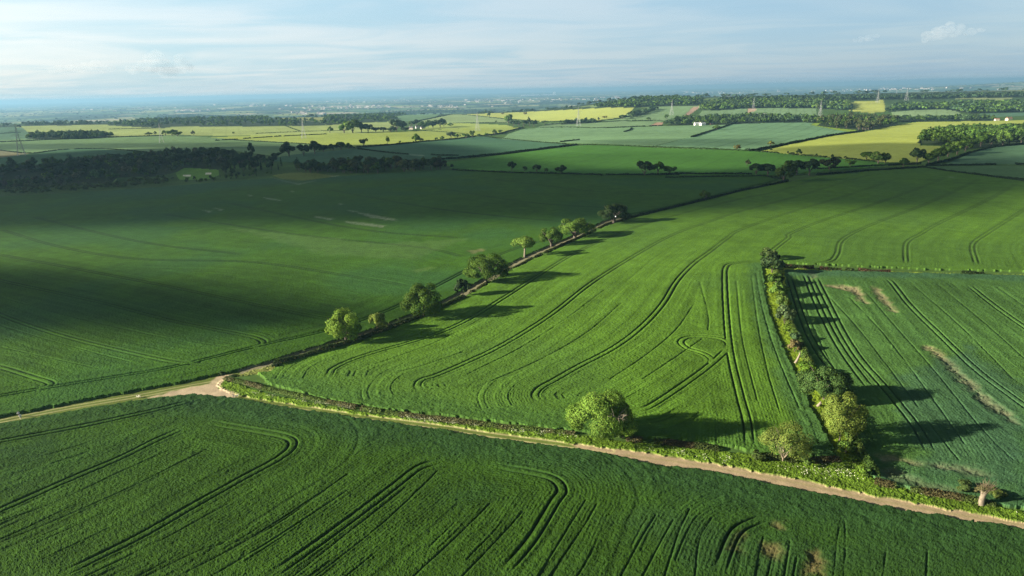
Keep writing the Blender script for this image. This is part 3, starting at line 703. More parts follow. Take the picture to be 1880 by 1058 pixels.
def trunk_mesh(seed, w, h, base, thick, mat=BARK, limbs=6, reach=.8, lean=0.0):
    rng = np.random.default_rng(seed); P = []
    top = base + (h - base) * .5
    bend = rng.normal(size=2) * w * .03
    P.append(tube([(0, 0, -.4), (0, 0, .15), (bend[0] * .4, bend[1] * .4, base * .7), (bend[0] + lean * w, bend[1], top)], [thick * 1.35, thick, thick * .78, thick * .32], 8))
    for k in range(limbs):
        a = 6.283 * k / limbs + rng.uniform(-.4, .4); z0 = base * rng.uniform(.65, 1.0); r = w / 2 * reach * rng.uniform(.6, 1)
        z1 = base + (h - base) * rng.uniform(.35, .85)
        m1 = (math.cos(a) * r * .45, math.sin(a) * r * .45, z0 + (z1 - z0) * .55); m2 = (math.cos(a + .25) * r, math.sin(a + .25) * r, z1)
        P.append(tube([(0, 0, z0 * .9), m1, m2], [thick * .5, thick * .3, thick * .07], 5))
    return solid('trunk', P, mat)

def add_tree(name, loc, crown, trunk, tint, label, cat='tree', group=None, rot=0.0, scale=(1, 1, 1), foliage='crown'):
    e = put(name, None, None, loc); e.rotation_euler = (0, 0, rot); e.scale = scale
    c = put(foliage, crown, e); c.color = (*tint, 1)
    if trunk is not None: put('trunk' if foliage == 'crown' else 'stem', trunk, e)
    tag(e, label, cat, group); return e

def crown_mesh(*a, **k):
    V, F, C = crown_arrays(*a, **k); return mesh_from('crown', V, F, LEAF, C)

# ---- colours of leaf
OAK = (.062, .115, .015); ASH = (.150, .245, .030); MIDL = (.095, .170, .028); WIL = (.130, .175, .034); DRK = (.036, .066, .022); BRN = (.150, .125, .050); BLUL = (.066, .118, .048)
PROTO_MID = [(crown_mesh(40 + i, 10, 10 + (i % 3), .7 + .5 * (i % 2), 1700, .95, 9 + i, .0, 1.0, open_=.12 * (i % 2)), trunk_mesh(60 + i, 10, 10, 2.2, .4, limbs=4)) for i in range(6)]
PROTO_FAR = [crown_arrays(90 + i, 10, 10 + (i % 3), .3, 230, 1.75, 7 + i) for i in range(5)]
PROTO_TINY = [crown_arrays(120 + i, 10, 10, .2, 46, 3.6, 5) for i in range(4)]
PROTO_CON = [crown_arrays(140 + i, 5.5, 12, .8, 260, 1.2, conifer=True) for i in range(2)]
PROTO_FARM = [mesh_from('crown', v, f, LEAF, c) for v, f, c in PROTO_FAR]
CON_M = [mesh_from('crown', v, f, LEAF, c) for v, f, c in PROTO_CON]
FTRUNK = trunk_mesh(77, 8, 9, 2.0, .45, limbs=3); CTRUNK = trunk_mesh(78, 3, 9, 1.2, .25, limbs=0)

def jit(t, rng, a=.16):
    g = rng.uniform(1 - a, 1 + a); return tuple(float(x * g * rng.uniform(.94, 1.06)) for x in t)

# ------------------------------------------------------------------ the trees that stand out near by (each its own shape)
def near_tree(px, py, wpx, hpx, tint, label, n, leaf, base=.18, lobes=16, name='broadleaf_tree', open_=.15, skew=0., thick=.05, limbs=7, spread=1.0, seed=0, bark=BARK, reach=.8):
    p = G(px, py); k = mpp(p); w = wpx * k * 1.13; h = hpx * k * 1.06 / math.cos(math.atan2(CAMZ - p[2], math.hypot(p[0], p[1]))) * .93
    cr = crown_mesh(seed + 300, w, h, h * base * .7, int(n * 3.2), leaf * .78, int(lobes * 1.6), skew, spread, open_=open_)
    tr = trunk_mesh(seed + 500, w, h, h * max(base, .14), w * thick, bark, limbs, reach)
    return add_tree(name, p, cr, tr, tint, label, group=None)
near_tree(636, 627, 70, 60, ASH, 'bright green round tree nearest the track junction, left end of the hedgerow', 4200, .55, -.10, 24, seed=31, thick=.028)
near_tree(695, 609, 31, 36, (.17, .23, .04), 'small upright yellow-green tree second along the hedgerow', 1800, .45, -.05, 10, seed=2, thick=.03)
near_tree(779, 584, 74, 66, OAK, 'dark rounded oak third along the hedgerow, taller than wide', 4200, .55, -.14, 18, seed=3, thick=.035)
near_tree(893, 519, 80, 54, OAK, 'widest spreading dark oak in the middle of the hedgerow', 4400, .6, -.10, 20, seed=4, thick=.035)
near_tree(963, 474, 42, 41, (.15, .24, .04), 'light green flat-topped tree on a bare pale trunk', 2000, .5, .50, 12, seed=5, thick=.04, bark=PALEBARK)
near_tree(1012, 453, 44, 40, (.075, .135, .02), 'mid green tree just right of the bare-trunked tree in the hedgerow', 2200, .6, -.1, 12, seed=6)
near_tree(1056, 438, 66, 41, (.085, .15, .022), 'broad sunlit tree with a wavy top in the far half of the hedgerow', 3200, .65, -.12, 18, seed=7)
near_tree(1126, 411, 60, 38, (.030, .055, .016), 'dark shaded tree at the far end of the hedgerow tree line', 2800, .7, -.1, 16, seed=8)
near_tree(1294, 368, 19, 20, OAK, 'single small dark tree alone on the long thin hedge', 900, .7, .1, 9, seed=9)
t10 = near_tree(1106, 803, 106, 82, (.125, .215, .03), 'large leafy tree with bare dead branches beside the main track', 9000, .42, -.14, 13, seed=10, open_=.34, spread=1.04, thick=.03, limbs=9)
near_tree(1512, 736, 94, 66, (.055, .105, .026), 'big dark round tree half way down the shrub hedge', 6200, .45, -.16, 20, seed=12, thick=.03, spread=.95)
near_tree(1541, 812, 76, 92, (.135, .185, .032), 'tall yellow-green tree in front of the big dark round tree', 5200, .38, -.05, 20, seed=13, open_=.4, thick=.018, limbs=9)
t11 = near_tree(1437, 850, 86, 72, WIL, 'pale twiggy willow standing alone by the corner of the lime field', 4200, .30, .06, 22, seed=11, open_=.55, thick=.013, limbs=14, bark=TWIG, spread=1.08)

def dead_branches(tree, at, n, length, seed):
    rng = np.random.default_rng(seed); P = []
    for k in range(n):
        d = unit(np.array([rng.normal() * .8 + .5, rng.normal() * .6 - .5, rng.uniform(.1, 1.0)])); m = np.array(at) + d * length * .5 + rng.normal(size=3) * .2; e = np.array(at) + d * length * rng.uniform(.8, 1.1) + rng.normal(size=3) * .4
        P.append(tube([at, m, e], [.13, .075, .02], 5))
        for q in range(2):
            P.append(tube([m, m + (d + rng.normal(size=3) * .7) * length * .35], [.05, .015], 4))
    put('dead_branch', solid('dead_branch', P, PALEBARK), tree)
dead_branches(t10, (2.7, -4.4, 7.2), 10, 2.8, 3)

# ------------------------------------------------------------------ shrubs along the hedge strip right of the lime field
BUSH = [(mesh_from('foliage', *(lambda a: (a[0], a[1]))(crown_arrays(200 + i, 4, 3.4, .15, 900, .42, 9, spread=.95)), LEAF, crown_arrays(200 + i, 4, 3.4, .15, 900, .42, 9, spread=.95)[2]), trunk_mesh(220 + i, 3, 2.6, .5, .09, limbs=5)) for i in range(5)]
SHR = [(1410, 478, 30, 22, (.060, .095, .026), 'sparse brownish-topped shrub at the far end of the shrub hedge'), (1417, 502, 46, 34, DRK, 'dark rounded shrub second from the far end of the shrub hedge'),
       (1424, 527, 36, 26, (.055, .105, .016), 'leafy green shrub below the dark rounded one at the far hedge end'), (1430, 549, 34, 26, MIDL, 'mid green shrub between the two narrow gaps of the shrub hedge'), (1434, 571, 33, 28, (.085, .135, .026), 'paler green shrub before the greyish one in the shrub hedge'),
       (1440, 596, 36, 34, (.075, .115, .045), 'greyish green shrub in the middle of the shrub hedge'), (1448, 612, 24, 16, (.10, .17, .016), 'low bright green bush under the greyish shrub'),
       (1462, 631, 24, 22, BLUL, 'small dark blue-green shrub above the dead pale trunk'), (1459, 648, 26, 22, BRN, 'brown withered shrub beside the dead pale trunk'),
       (1480, 694, 40, 26, (.080, .150, .016), 'light green bush at the foot of the big dark round tree'), (1552, 834, 30, 24, MIDL, 'mid green bush in front of the tall yellow-green tree'), (1568, 852, 26, 20, (.075, .135, .018), 'bright bush at the near end of the shrub hedge'), (1584, 870, 34, 20, (.095, .165, .020), 'low weedy bush where the shrub hedge meets the track verge'),
       (850, 546, 30, 30, (.028, .052, .018), 'dark bush between the third and fourth hedgerow trees'), (800, 577, 16, 12, MIDL, 'small scrubby bush at the foot of the third hedgerow tree'), (409, 692, 14, 10, DRK, 'small round dark bush right at the track junction'),
       (1392, 846, 30, 16, (.06, .09, .022), 'low bramble bush left of the twiggy willow'), (1480, 853, 34, 18, (.07, .115, .022), 'low bush right of the twiggy willow'), (1772, 906, 34, 22, (.055, .085, .022), 'brown-green bush just left of the pollard stump'), (1825, 915, 40, 16, (.08, .11, .025), 'low bush just right of the pollard stump'),
       (1143, 806, 30, 20, (.06, .10, .02), 'bush at the right foot of the large leafy tree'), (505, 676, 14, 10, (.04, .07, .02), 'bush at the near end of the tree-lined hedge')]
for i, (px, py, w, h, t, lb) in enumerate(SHR):
    p = G(px, py); k = mpp(p); m, s = BUSH[i % 5]; sx = w * k / 4.0 * 1.15; sz = h * k / 3.4 * 1.15
    add_tree('shrub', p, m, s, t, lb, 'shrub', 'shrubs in the hedges', i * 1.3, (sx, sx, sz), 'foliage')

# ------------------------------------------------------------------ hedgerow and field trees further off: (x, foot y, width, height in photo px)
def at_tree(px, py, w, h, tint, label, i, group, con=False):
    p = G(px, py); k = mpp(p); rng = np.random.default_rng(i + 900); d = p[1]
    if con: me, tr, W, H = CON_M[i % 2], CTRUNK, 5.5, 12
    elif w >= 14: me, tr = PROTO_MID[i % 6]; W, H = 10, 10 + (i % 6) % 3
    else: me, tr, W, H = PROTO_FARM[i % 5], FTRUNK, 10, 10 + (i % 5) % 3
    sx = 1.16 * w * k / W; sz = 1.10 * h * k / H
    return add_tree('conifer_tree' if con else 'broadleaf_tree', p, me, tr, jit(tint, rng), label, 'tree', group, float(rng.uniform(0, 6.28)), (sx, sx, sz))
FT = [(940, 315, 18, 18, DRK, 'leftmost small tree on the hedge below the vivid field'), (963, 316, 9, 10, DRK, 'slim bush-like tree second on the hedge below the vivid field'), (985, 317, 15, 15, DRK, 'ragged thin-crowned tree third on the hedge below the vivid field'), (1003, 318, 7, 9, OAK, 'tiny tree just left of the round dark tree on the middle hedge'), (1030, 319, 18, 14, DRK, 'compact round dark tree fifth on the hedge below the vivid field'),
      (1183, 323, 28, 25, DRK, 'largest and roundest of three trees on the middle hedge'), (1208, 320, 22, 22, OAK, 'middle of three trees on the middle hedge'), (1229, 321, 20, 16, OAK, 'smallest and rightmost of three trees on the middle hedge'),
      (1388, 322, 26, 22, DRK, 'dark tree left end of the clump by the gateway'), (1410, 323, 26, 20, DRK, 'second dark tree of the clump by the gateway'), (1438, 335, 34, 34, OAK, 'large dark tree hanging over the chalky gateway'), (1462, 322, 30, 26, DRK, 'broad dark tree right of the chalky gateway'), (1486, 322, 32, 29, DRK, 'tallest tree of the dark clump beyond the gateway'), (1522, 314, 28, 23, (.05, .06, .022), 'brownish round tree standing right of the dark clump'), (1561, 306, 16, 12, OAK, 'small tree alone on the hedge right of the brownish tree'),
      (1590, 294, 20, 14, OAK, 'dark low tree left of the leaning pair on the yellow field hedge'), (1612, 302, 28, 20, MIDL, 'rounded mid green tree of the pair on the yellow field edge'), (1625, 301, 14, 19, OAK, 'taller thin tree of the pair on the yellow field edge'), (1658, 307, 18, 16, OAK, 'single round bush tree by the lane junction'), (1683, 300, 24, 26, DRK, 'dark upright tree at the start of the lane tree row'), (1705, 300, 24, 20, OAK, 'second tree in the lane tree row below the right wood'), (1722, 296, 24, 22, OAK, 'third tree in the lane tree row below the right wood'), (1740, 288, 24, 22, MIDL, 'fourth tree in the lane tree row below the right wood'), (1757, 284, 24, 24, MIDL, 'fifth tree in the lane tree row, close under the right wood'), (1772, 278, 22, 18, MIDL, 'top tree of the lane row, touching the right wood'),
      (1466, 286, 12, 11, DRK, 'larger round tree on the hedge between vivid and yellow fields'), (1455, 286, 9, 6, DRK, 'low bush tree left of the round one between vivid and yellow fields'), (1415, 278, 5, 6, DRK, 'tiny tree at the left corner of the big yellow field'), (1446, 284, 3, 7, DRK, 'thin spike of a tree on the yellow field hedge'), (1499, 288, 4, 6, DRK, 'small pointed bush on the yellow field hedge'), (1528, 290, 6, 6, DRK, 'small bush midway on the yellow field hedge'), (1552, 293, 5, 6, DRK, 'last small bush on the yellow field hedge'),
      (1414, 269, 11, 9, (.15, .16, .03), 'yellowish bush on the dark hedge by the big yellow field'), (1353, 277, 12, 11, (.16, .15, .04), 'pale straw-coloured bush on the bright bank'), (1373, 278, 8, 6, DRK, 'dark round bush right of the pale straw-coloured bush'),
      (1316, 239, 13, 8, MIDL, 'rounded tree on the hedge below the white house'), (1224, 220, 9, 9, OAK, 'single tree left of the hedge wood above the white house'), (1190, 221, 9, 5, OAK, 'low dark bush alone in the pale field below the wood'), (1143, 219, 15, 8, DRK, 'low spreading tree below the wood slope'), (1110, 218, 9, 5, (.15, .13, .05), 'pale dry bush on the yellow field edge'), (1099, 222, 4, 6, DRK, 'small dark tree between dark copse and yellow field'),
      (934, 229, 14, 17, MIDL, 'tall rounded tree left of the dark roadside clump'), (899, 216, 7, 10, (.06, .09, .04), 'tall slim tree at the tip of the yellow field'), (964, 212, 7, 6, BRN, 'brownish round bush on the upper yellow field edge'), (923, 211, 5, 4, BRN, 'tiny brown bush on the upper yellow field edge'), (911, 226, 4, 4, OAK, 'small bush on the thin pale hedge'), (867, 255, 11, 14, OAK, 'tree at the bend of the long dark hedge'), (855, 255, 14, 9, MIDL, 'low trees left of the bend in the long dark hedge'), (840, 254, 12, 8, MIDL, 'pale wispy tree on the long dark hedge'), (828, 254, 14, 11, (.075, .10, .045), 'sparse thin-leaved tree on the long dark hedge'), (812, 258, 8, 7, OAK, 'small round tree left of the sparse one on the long dark hedge'), (802, 259, 7, 6, DRK, 'small dark bush next left on the long dark hedge'),
      (763, 262, 15, 14, MIDL, 'rounded tree midway on the long dark hedge'), (774, 261, 8, 7, DRK, 'low dark bush right of the rounded midway tree'), (712, 265, 7, 14, OAK, 'tall thin wispy tree on the long dark hedge'), (735, 263, 5, 4, DRK, 'small dark bush right of the tall wispy tree'), (668, 269, 14, 14, DRK, 'umbrella-shaped tree at the left end of the long dark hedge'),
      (606, 245, 10, 11, OAK, 'single round tree left of the big farm clump'), (879, 252, 7, 6, OAK, 'first bush of the short hedge row right of the bend'), (893, 250, 7, 6, MIDL, 'pale second bush of the short hedge row right of the bend'), (908, 248, 9, 9, OAK, 'third small tree of the short hedge row right of the bend'), (919, 246, 9, 7, OAK, 'last small tree of the short hedge row right of the bend'),
      (356, 249, 8, 8, (.07, .08, .05), 'leafless-looking small tree standing in the pale yellow field'), (429, 247, 4, 5, OAK, 'tiny tree in the pale yellow field'), (274, 249, 12, 6, DRK, 'low dark tree pair beside the pylon, left one'), (285, 248, 5, 6, DRK, 'tiny pointed tree beside the pylon'), (304, 250, 14, 10, OAK, 'tree left of the bushy light green clump by the pylon'), (316, 250, 16, 11, MIDL, 'bushy light green tree by the pylon hedge'), (326, 251, 16, 9, OAK, 'low spreading tree right end of the pylon clump'), (36, 236, 6, 7, (.05, .07, .05), 'lone hazy tree near the left edge pylon'),
      (531, 288, 26, 24, DRK, 'large round tree left end of the shaded roadside row'), (558, 287, 20, 20, DRK, 'second round tree of the shaded roadside row'), (578, 284, 24, 24, DRK, 'tallest tree of the shaded roadside row'), (594, 280, 16, 12, DRK, 'low tree right of the tallest in the shaded roadside row'), (612, 277, 18, 12, DRK, 'fifth tree of the shaded roadside row'), (626, 276, 16, 14, OAK, 'sixth tree of the shaded roadside row'), (640, 274, 14, 10, OAK, 'last low tree of the shaded roadside row'), (508, 291, 18, 10, DRK, 'low scrubby tree before the shaded roadside row'), (830, 310, 6, 9, DRK, 'single pointed bush at the corner of the vivid field'),
      (808, 312, 22, 17, (.045, .048, .022), 'brownish shaded tree at the right end of the front tree row'), (462, 287, 13, 22, DRK, 'tall narrow tree rising out of the wood edge'),
      (1000, 228, 10, 6, DRK, 'small round tree right of the roadside clump'), (1371, 305, 12, 10, (.05, .05, .025), 'faint shrub below the long hedge near the gateway')]
for i, (px, py, w, h, t, lb) in enumerate(FT):
    at_tree(px, py, w * 1.05, h * 1.06, t, lb, i, 'hedgerow and field trees')
BW = [(396, 291, 34, 22), (372, 293, 28, 18), (345, 296, 30, 17), (415, 295, 26, 20), (318, 298, 28, 14), (288, 300, 26, 13), (440, 300, 22, 20), (255, 303, 26, 14), (468, 299, 16, 12), (212, 305, 24, 13), (160, 309, 26, 14), (100, 312, 28, 13), (48, 316, 30, 14), (8, 318, 28, 14)]
for i, (px, py, w, h) in enumerate(BW): at_tree(px, py, w * 1.05, h * .95, DRK, 'big dark domed tree rising along the top of the shaded left wood', 180 + i, 'tall trees of the shaded left wood')
RC = [(952, 232, 10, 9), (962, 233, 12, 11), (972, 232, 8, 14), (980, 232, 12, 11), (943, 231, 12, 10)]
for i, (px, py, w, h) in enumerate(RC): at_tree(px, py, w * 1.1, h * 1.1, DRK, 'dark tree in the roadside clump by the yellow field', 150 + i, 'trees in the dark roadside clump')

# ------------------------------------------------------------------ woods: nearer trees one by one, the mass behind as one body
def scatter(pts, n, seed, mind=0.0, floor=False):
    P = poly(pts)
    if floor: COLR[mask_poly(P)] = (.028, .046, .018)      # wood floor set to one dark green
    rng = np.random.default_rng(seed); lo, hi = P.min(0), P.max(0); out = []
    tries = 0
    while len(out) < n and tries < 60:
        q = lo + rng.random((n * 3, 2)) * (hi - lo); q = q[inpoly(q[:, 0], q[:, 1], P)]
        for c in q:
            if len(out) >= n: break
            if mind == 0 or not out or np.min(np.hypot(*(np.array(out) - c).T)) > mind: out.append(c)
        tries += 1
    return np.array(out)

def wood_mass(name, label, pos, hrange, wf, tints, protos, seed, parts=None, cat='wood'):
    rng = np.random.default_rng(seed); Vs, Fs, Cs, o = [], [], [], 0
    Z = terrain(pos[:, 0], pos[:, 1])
    for (x, y), z in zip(pos, Z):
        v, f, c = protos[rng.integers(len(protos))]
        h = rng.uniform(*hrange); s = h / 10.5; a = rng.uniform(0, 6.28); ca, sa = math.cos(a), math.sin(a); w = s * wf * rng.uniform(.85, 1.2)
        q = np.stack([(v[:, 0] * ca - v[:, 1] * sa) * w + x, (v[:, 0] * sa + v[:, 1] * ca) * w + y, v[:, 2] * s + z - .2], 1)
        t = np.array(jit(tints[rng.integers(len(tints))], rng, .3))
        Vs.append(q); Fs.append(f + o); Cs.append(c * t); o += len(v)
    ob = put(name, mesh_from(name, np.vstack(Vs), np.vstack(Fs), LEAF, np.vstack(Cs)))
    return tag(ob, label, cat, None, 'stuff')

def wood_singles(pos, hrange, wf, tints, seed, label, group, con=0.0):
    rng = np.random.default_rng(seed)
    Z = terrain(pos[:, 0], pos[:, 1])
    for i, ((x, y), z) in enumerate(zip(pos, Z)):
        h = rng.uniform(*hrange); c = rng.random() < con
        me, tr = (CON_M[i % 2], CTRUNK) if c else ((PROTO_MID[i % 6]) if i % 2 else (PROTO_FARM[i % 5], FTRUNK))
        s = h / (12 if c else 10.5); w = s * (1 if c else wf) * rng.uniform(.85, 1.2)
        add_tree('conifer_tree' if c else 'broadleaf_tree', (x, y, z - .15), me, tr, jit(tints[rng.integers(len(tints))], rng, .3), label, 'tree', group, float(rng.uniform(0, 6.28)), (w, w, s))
def nearest_first(p): return p[np.argsort(p[:, 1])]

DW = [(-60, 312), (0, 308), (120, 300), (230, 291), (320, 283), (380, 282), (425, 285), (450, 296), (420, 304), (400, 312), (340, 308), (318, 318), (290, 324), (215, 326), (205, 336), (120, 342), (-60, 350)]
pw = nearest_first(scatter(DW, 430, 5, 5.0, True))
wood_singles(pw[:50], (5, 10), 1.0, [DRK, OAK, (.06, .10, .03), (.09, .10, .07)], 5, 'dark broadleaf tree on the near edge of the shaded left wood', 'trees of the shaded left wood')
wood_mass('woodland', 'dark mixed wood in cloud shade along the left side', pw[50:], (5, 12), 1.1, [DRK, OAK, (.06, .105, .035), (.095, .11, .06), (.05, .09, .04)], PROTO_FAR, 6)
sc_ = nearest_first(scatter([(-60, 346), (120, 341), (200, 337), (290, 326), (330, 332), (290, 340), (180, 350), (60, 357), (-60, 359)], 170, 7, 3.5))
wood_mass('scrub', 'low dark scrub along the top edge of the shaded left field', sc_, (3.2, 5.2), 1.35, [(.07, .11, .03), (.09, .12, .04)], PROTO_FAR, 8, cat='scrub')
ps = scatter([(330, 333), (400, 326), (480, 316), (500, 320), (440, 330), (380, 335), (340, 337)], 34, 9, 4)
wood_singles(ps, (3, 6), .9, [DRK, OAK], 10, 'small dark tree along the fence of the golf green', 'young trees beside the golf green', .3)
pm = nearest_first(scatter([(405, 296), (440, 290), (470, 296), (500, 297), (530, 303), (505, 316), (470, 314), (430, 322), (405, 318)], 44, 11, 5))
wood_singles(pm, (7, 12), .95, [DRK, DRK, (.03, .05, .02)], 12, 'dark tree between the golf green and the front tree row', 'trees right of the golf green', .4)
pr = nearest_first(scatter([(540, 312), (600, 308), (660, 304), (720, 305), (780, 306), (815, 308), (800, 313), (700, 318), (620, 321), (560, 318)], 78, 13, 4.5))
wood_singles(pr, (8, 14), 1.1, [DRK, OAK, (.055, .08, .025), (.07, .085, .03)], 14, 'shaded tree in the front row above the big left field', 'trees of the front row', .08)
W1 = [(1683, 264), (1695, 252), (1730, 242), (1790, 241), (1900, 238), (1960, 262), (1900, 263), (1800, 272), (1770, 276), (1745, 268)]
p1 = nearest_first(scatter(W1, 330, 15, 4.5, True))
wood_singles(p1[:28], (10, 15), 1.05, [DRK, OAK, OAK], 16, 'dark green tree on the near edge of the right wood', 'trees of the right wood')
wood_mass('woodland', 'rounded dense green wood at the right edge', p1[28:], (11, 16), 1.1, [OAK, MIDL, (.05, .095, .018)], PROTO_FAR, 17)
WC = [(1500, 231), (1512, 222), (1560, 217), (1640, 222), (1650, 228), (1620, 236), (1590, 240), (1560, 238), (1520, 234)]
pc = nearest_first(scatter(WC, 230, 18, 6, True))
wood_singles(pc[:22], (13, 19), .95, [(.065, .08, .03), OAK, (.055, .075, .025)], 19, 'olive brown tree on the near edge of the brownish wood', 'trees of the brownish wood')
wood_mass('woodland', 'brownish olive wood beside the striped bluish field', pc[22:], (14, 20), .95, [(.07, .085, .03), (.055, .08, .025), OAK], PROTO_FAR, 20)
for lb, pts, n, hr, tn, sd in [
    ('dark elongated clump wood with a rounded top on the left', [(48, 256), (60, 251), (120, 249), (190, 249), (212, 252), (150, 256), (90, 257)], 170, (13, 19), [OAK, DRK, BLUL], 21),
    ('dark hazy wood line at the far left', [(-60, 229), (0, 230), (20, 231), (18, 234), (-60, 234)], 40, (12, 18), [DRK, BLUL], 22),
    ('long flat dark wood behind the pale yellow field', [(40, 228), (120, 226), (190, 226), (190, 229), (120, 231), (50, 232)], 90, (12, 17), [DRK, BLUL], 23),
    ('long green wood on the plateau edge left of centre', [(195, 228), (255, 223), (290, 214), (360, 211), (420, 215), (520, 219), (560, 222), (590, 224), (600, 231), (460, 233), (320, 233), (300, 236), (200, 231)], 1700, (13, 20), [BLUL, OAK, MIDL], 24),
    ('wooded edge falling away behind the big farm clump', [(592, 222), (600, 215), (660, 211), (700, 207), (760, 204), (810, 203), (905, 204), (905, 206), (790, 208), (712, 215), (738, 218), (706, 224), (640, 227), (600, 231)], 1500, (12, 18), [BLUL, OAK, MIDL], 25),
    ('dark narrow wood on the skyline of the yellow field', [(872, 207), (960, 205), (1040, 199), (1085, 196), (1085, 199), (1040, 202), (950, 206), (880, 209)], 150, (12, 18), [BLUL, DRK], 26),
    ('wooded hill rising at the centre of the skyline', [(1085, 198), (1130, 190), (1180, 183), (1230, 181), (1290, 186), (1285, 194), (1200, 196), (1160, 198)], 560, (14, 22), [BLUL, OAK, MIDL], 27),
    ('dark hedge wood running down from the wooded hill', [(1150, 214), (1180, 206), (1200, 200), (1206, 202), (1185, 210), (1160, 217)], 44, (12, 17), [DRK, BLUL], 28),
    ('broad mixed wood right of the soil strip', [(1285, 200), (1300, 190), (1380, 187), (1480, 186), (1560, 190), (1565, 203), (1480, 199), (1380, 199), (1300, 204)], 800, (13, 20), [BLUL, OAK, MIDL, (.12, .19, .05)], 29),
    ('thin dark woods along the right skyline', [(1290, 185), (1420, 181), (1560, 180), (1700, 178), (1900, 174), (1900, 178), (1720, 182), (1560, 184), (1400, 185)], 560, (13, 20), [BLUL, DRK], 30),
    ('dark wood belt behind the white house', [(1222, 231), (1240, 222), (1300, 218), (1370, 214), (1420, 214), (1500, 218), (1505, 226), (1420, 226), (1340, 229), (1270, 230)], 360, (11, 17), [DRK, OAK, BLUL], 31),
    ('far right wood with a straight lower edge', [(1630, 206), (1640, 196), (1760, 193), (1900, 191), (1900, 207), (1780, 209), (1740, 202), (1680, 202)], 600, (14, 21), [BLUL, OAK, MIDL], 32),
    ('tree belt between rounded pale field and big yellow field', [(1640, 222), (1660, 217), (1720, 219), (1800, 218), (1828, 221), (1800, 223), (1700, 223)], 90, (10, 15), [OAK, BLUL, DRK], 33),
    ('dark copse on the hedge under the yellow field', [(1028, 227), (1060, 225), (1090, 223), (1092, 226), (1050, 229), (1030, 229)], 40, (10, 14), [DRK, BLUL], 34)]:
    pos = scatter(pts, n, sd, 0, True)
    wood_mass('woodland', lb, pos, hr, 1.15, tn, PROTO_TINY if pos[:, 1].mean() > 2300 else PROTO_FAR, sd)
# the farm clumps, each tree on its own
for i, (px, py, w, h, t) in enumerate([(632, 245, 24, 20, OAK), (648, 245, 26, 24, MIDL), (664, 244, 20, 20, OAK), (676, 244, 18, 16, DRK), (690, 243, 14, 10, DRK), (704, 243, 14, 9, DRK), (718, 243, 18, 10, DRK), (728, 241, 26, 21, (.055, .09, .03)), (740, 240, 16, 18, (.055, .085, .035)), (744, 242, 14, 9, DRK), (756, 232, 14, 10, OAK), (764, 231, 14, 11, DRK), (776, 237, 16, 13, OAK), (786, 236, 10, 16, OAK), (795, 236, 18, 14, DRK), (808, 235, 18, 17, DRK), (815, 234, 10, 13, DRK), (828, 233, 11, 7, OAK)]):
    at_tree(px, py, w, h, t, 'dark rounded tree sheltering the farm on the plateau', 400 + i, 'trees around the plateau farm')
# trees dotted over the plain far beyond
def plain_trees():
    rng = np.random.default_rng(41); n = 5200
    y = 3800 * (9.0 ** rng.random(n)); u = rng.uniform(-.95, .95, n); x = u * y
    k = (vnoise(x / 500, y / 700, 2) > .52) | (rng.random(n) < .25)
    wood_mass('distant_treeline', 'countless hazy trees and hedgerows over the plain', np.stack([x, y], 1)[k], (9, 22), 2.2, [BLUL, DRK, (.05, .08, .035)], PROTO_TINY, 42, cat='trees')
plain_trees()

# ------------------------------------------------------------------ hedges
def hedge(label, pts, w, h, tint, dens=1.5, gaps=0.0, name='hedge', leaf=None, seed=0, tint2=None):
    L = line(pts, 8.0); rng = np.random.default_rng(abs(seed + len(pts) * 7 + int(pts[0][0])))
    seg = np.hypot(*np.diff(L[:, :2], axis=0).T); cum = np.concatenate([[0], np.cumsum(seg)]); tot = cum[-1]
    m = np.mean([mpp(p) for p in L]) * 1.84
    leaf = leaf or float(np.clip(m * 1.15, .32, 3.2))
    n = int(min(60000, dens * tot * (w + 2 * h) / (leaf * leaf * .36)))
    s = rng.random(n) * tot
    x = np.interp(s, cum, L[:, 0]); y = np.interp(s, cum, L[:, 1])
    i = np.clip(np.searchsorted(cum, s) - 1, 0, len(seg) - 1); d = (L[i + 1] - L[i])[:, :2]; d = d / (np.linalg.norm(d, axis=1)[:, None] + 1e-9)
    nx, ny = -d[:, 1], d[:, 0]
    hv = h * (.72 + .55 * fbm(s / (h * 2.2) + seed, s * 0 + seed, 3, 3)); wv = w * (.75 + .5 * fbm(s / (w * 2.5) + 9, s * 0 + seed + 3, 4, 3))
    a = rng.uniform(-.15, 3.29, n); q = rng.uniform(.7, 1.05, n)
    ox = np.cos(a) * wv * .5 * q; oz = np.maximum(np.sin(a) * hv * q, .05)
    if gaps > 0:
        keep = vnoise(s / (h * 4) + seed, s * 0 + 3, 5) > gaps; s, x, y, nx, ny, ox, oz, a, d = (v[keep] for v in (s, x, y, nx, ny, ox, oz, a, d))
    c = np.stack([x + nx * ox, y + ny * ox, terrain(x + nx * ox, y + ny * ox) + oz], 1)
    nr = np.stack([nx * np.cos(a), ny * np.cos(a), np.sin(a) + .25], 1) + rng.normal(size=c.shape) * .45
    V, F = leaf_quads(c, nr, leaf, rng)
    g = rng.uniform(.62, 1.35, len(c)); col = np.array(tint)[None, :] * g[:, None]
    if tint2 is not None:
        k = sm(.42, .6, fbm(s / 6 + seed, s * 0, 2, 3))[:, None]; col = col * (1 - k) + np.array(tint2)[None, :] * g[:, None] * k
    o = put(name, mesh_from(name, V, F, LEAF, np.repeat(col, 4, 0))); tag(o, label, 'hedge', 'hedges between the fields'); return o
HD = (.022, .042, .014); HM = (.035, .065, .018); HB = (.070, .060, .028)
hedge('thick dark hedge under the row of hedgerow trees', [(506, 674), (560, 658), (640, 634), (700, 612), (760, 589), (815, 565), (852, 548)], 2.6, 2.0, (.048, .085, .020), 1.7)
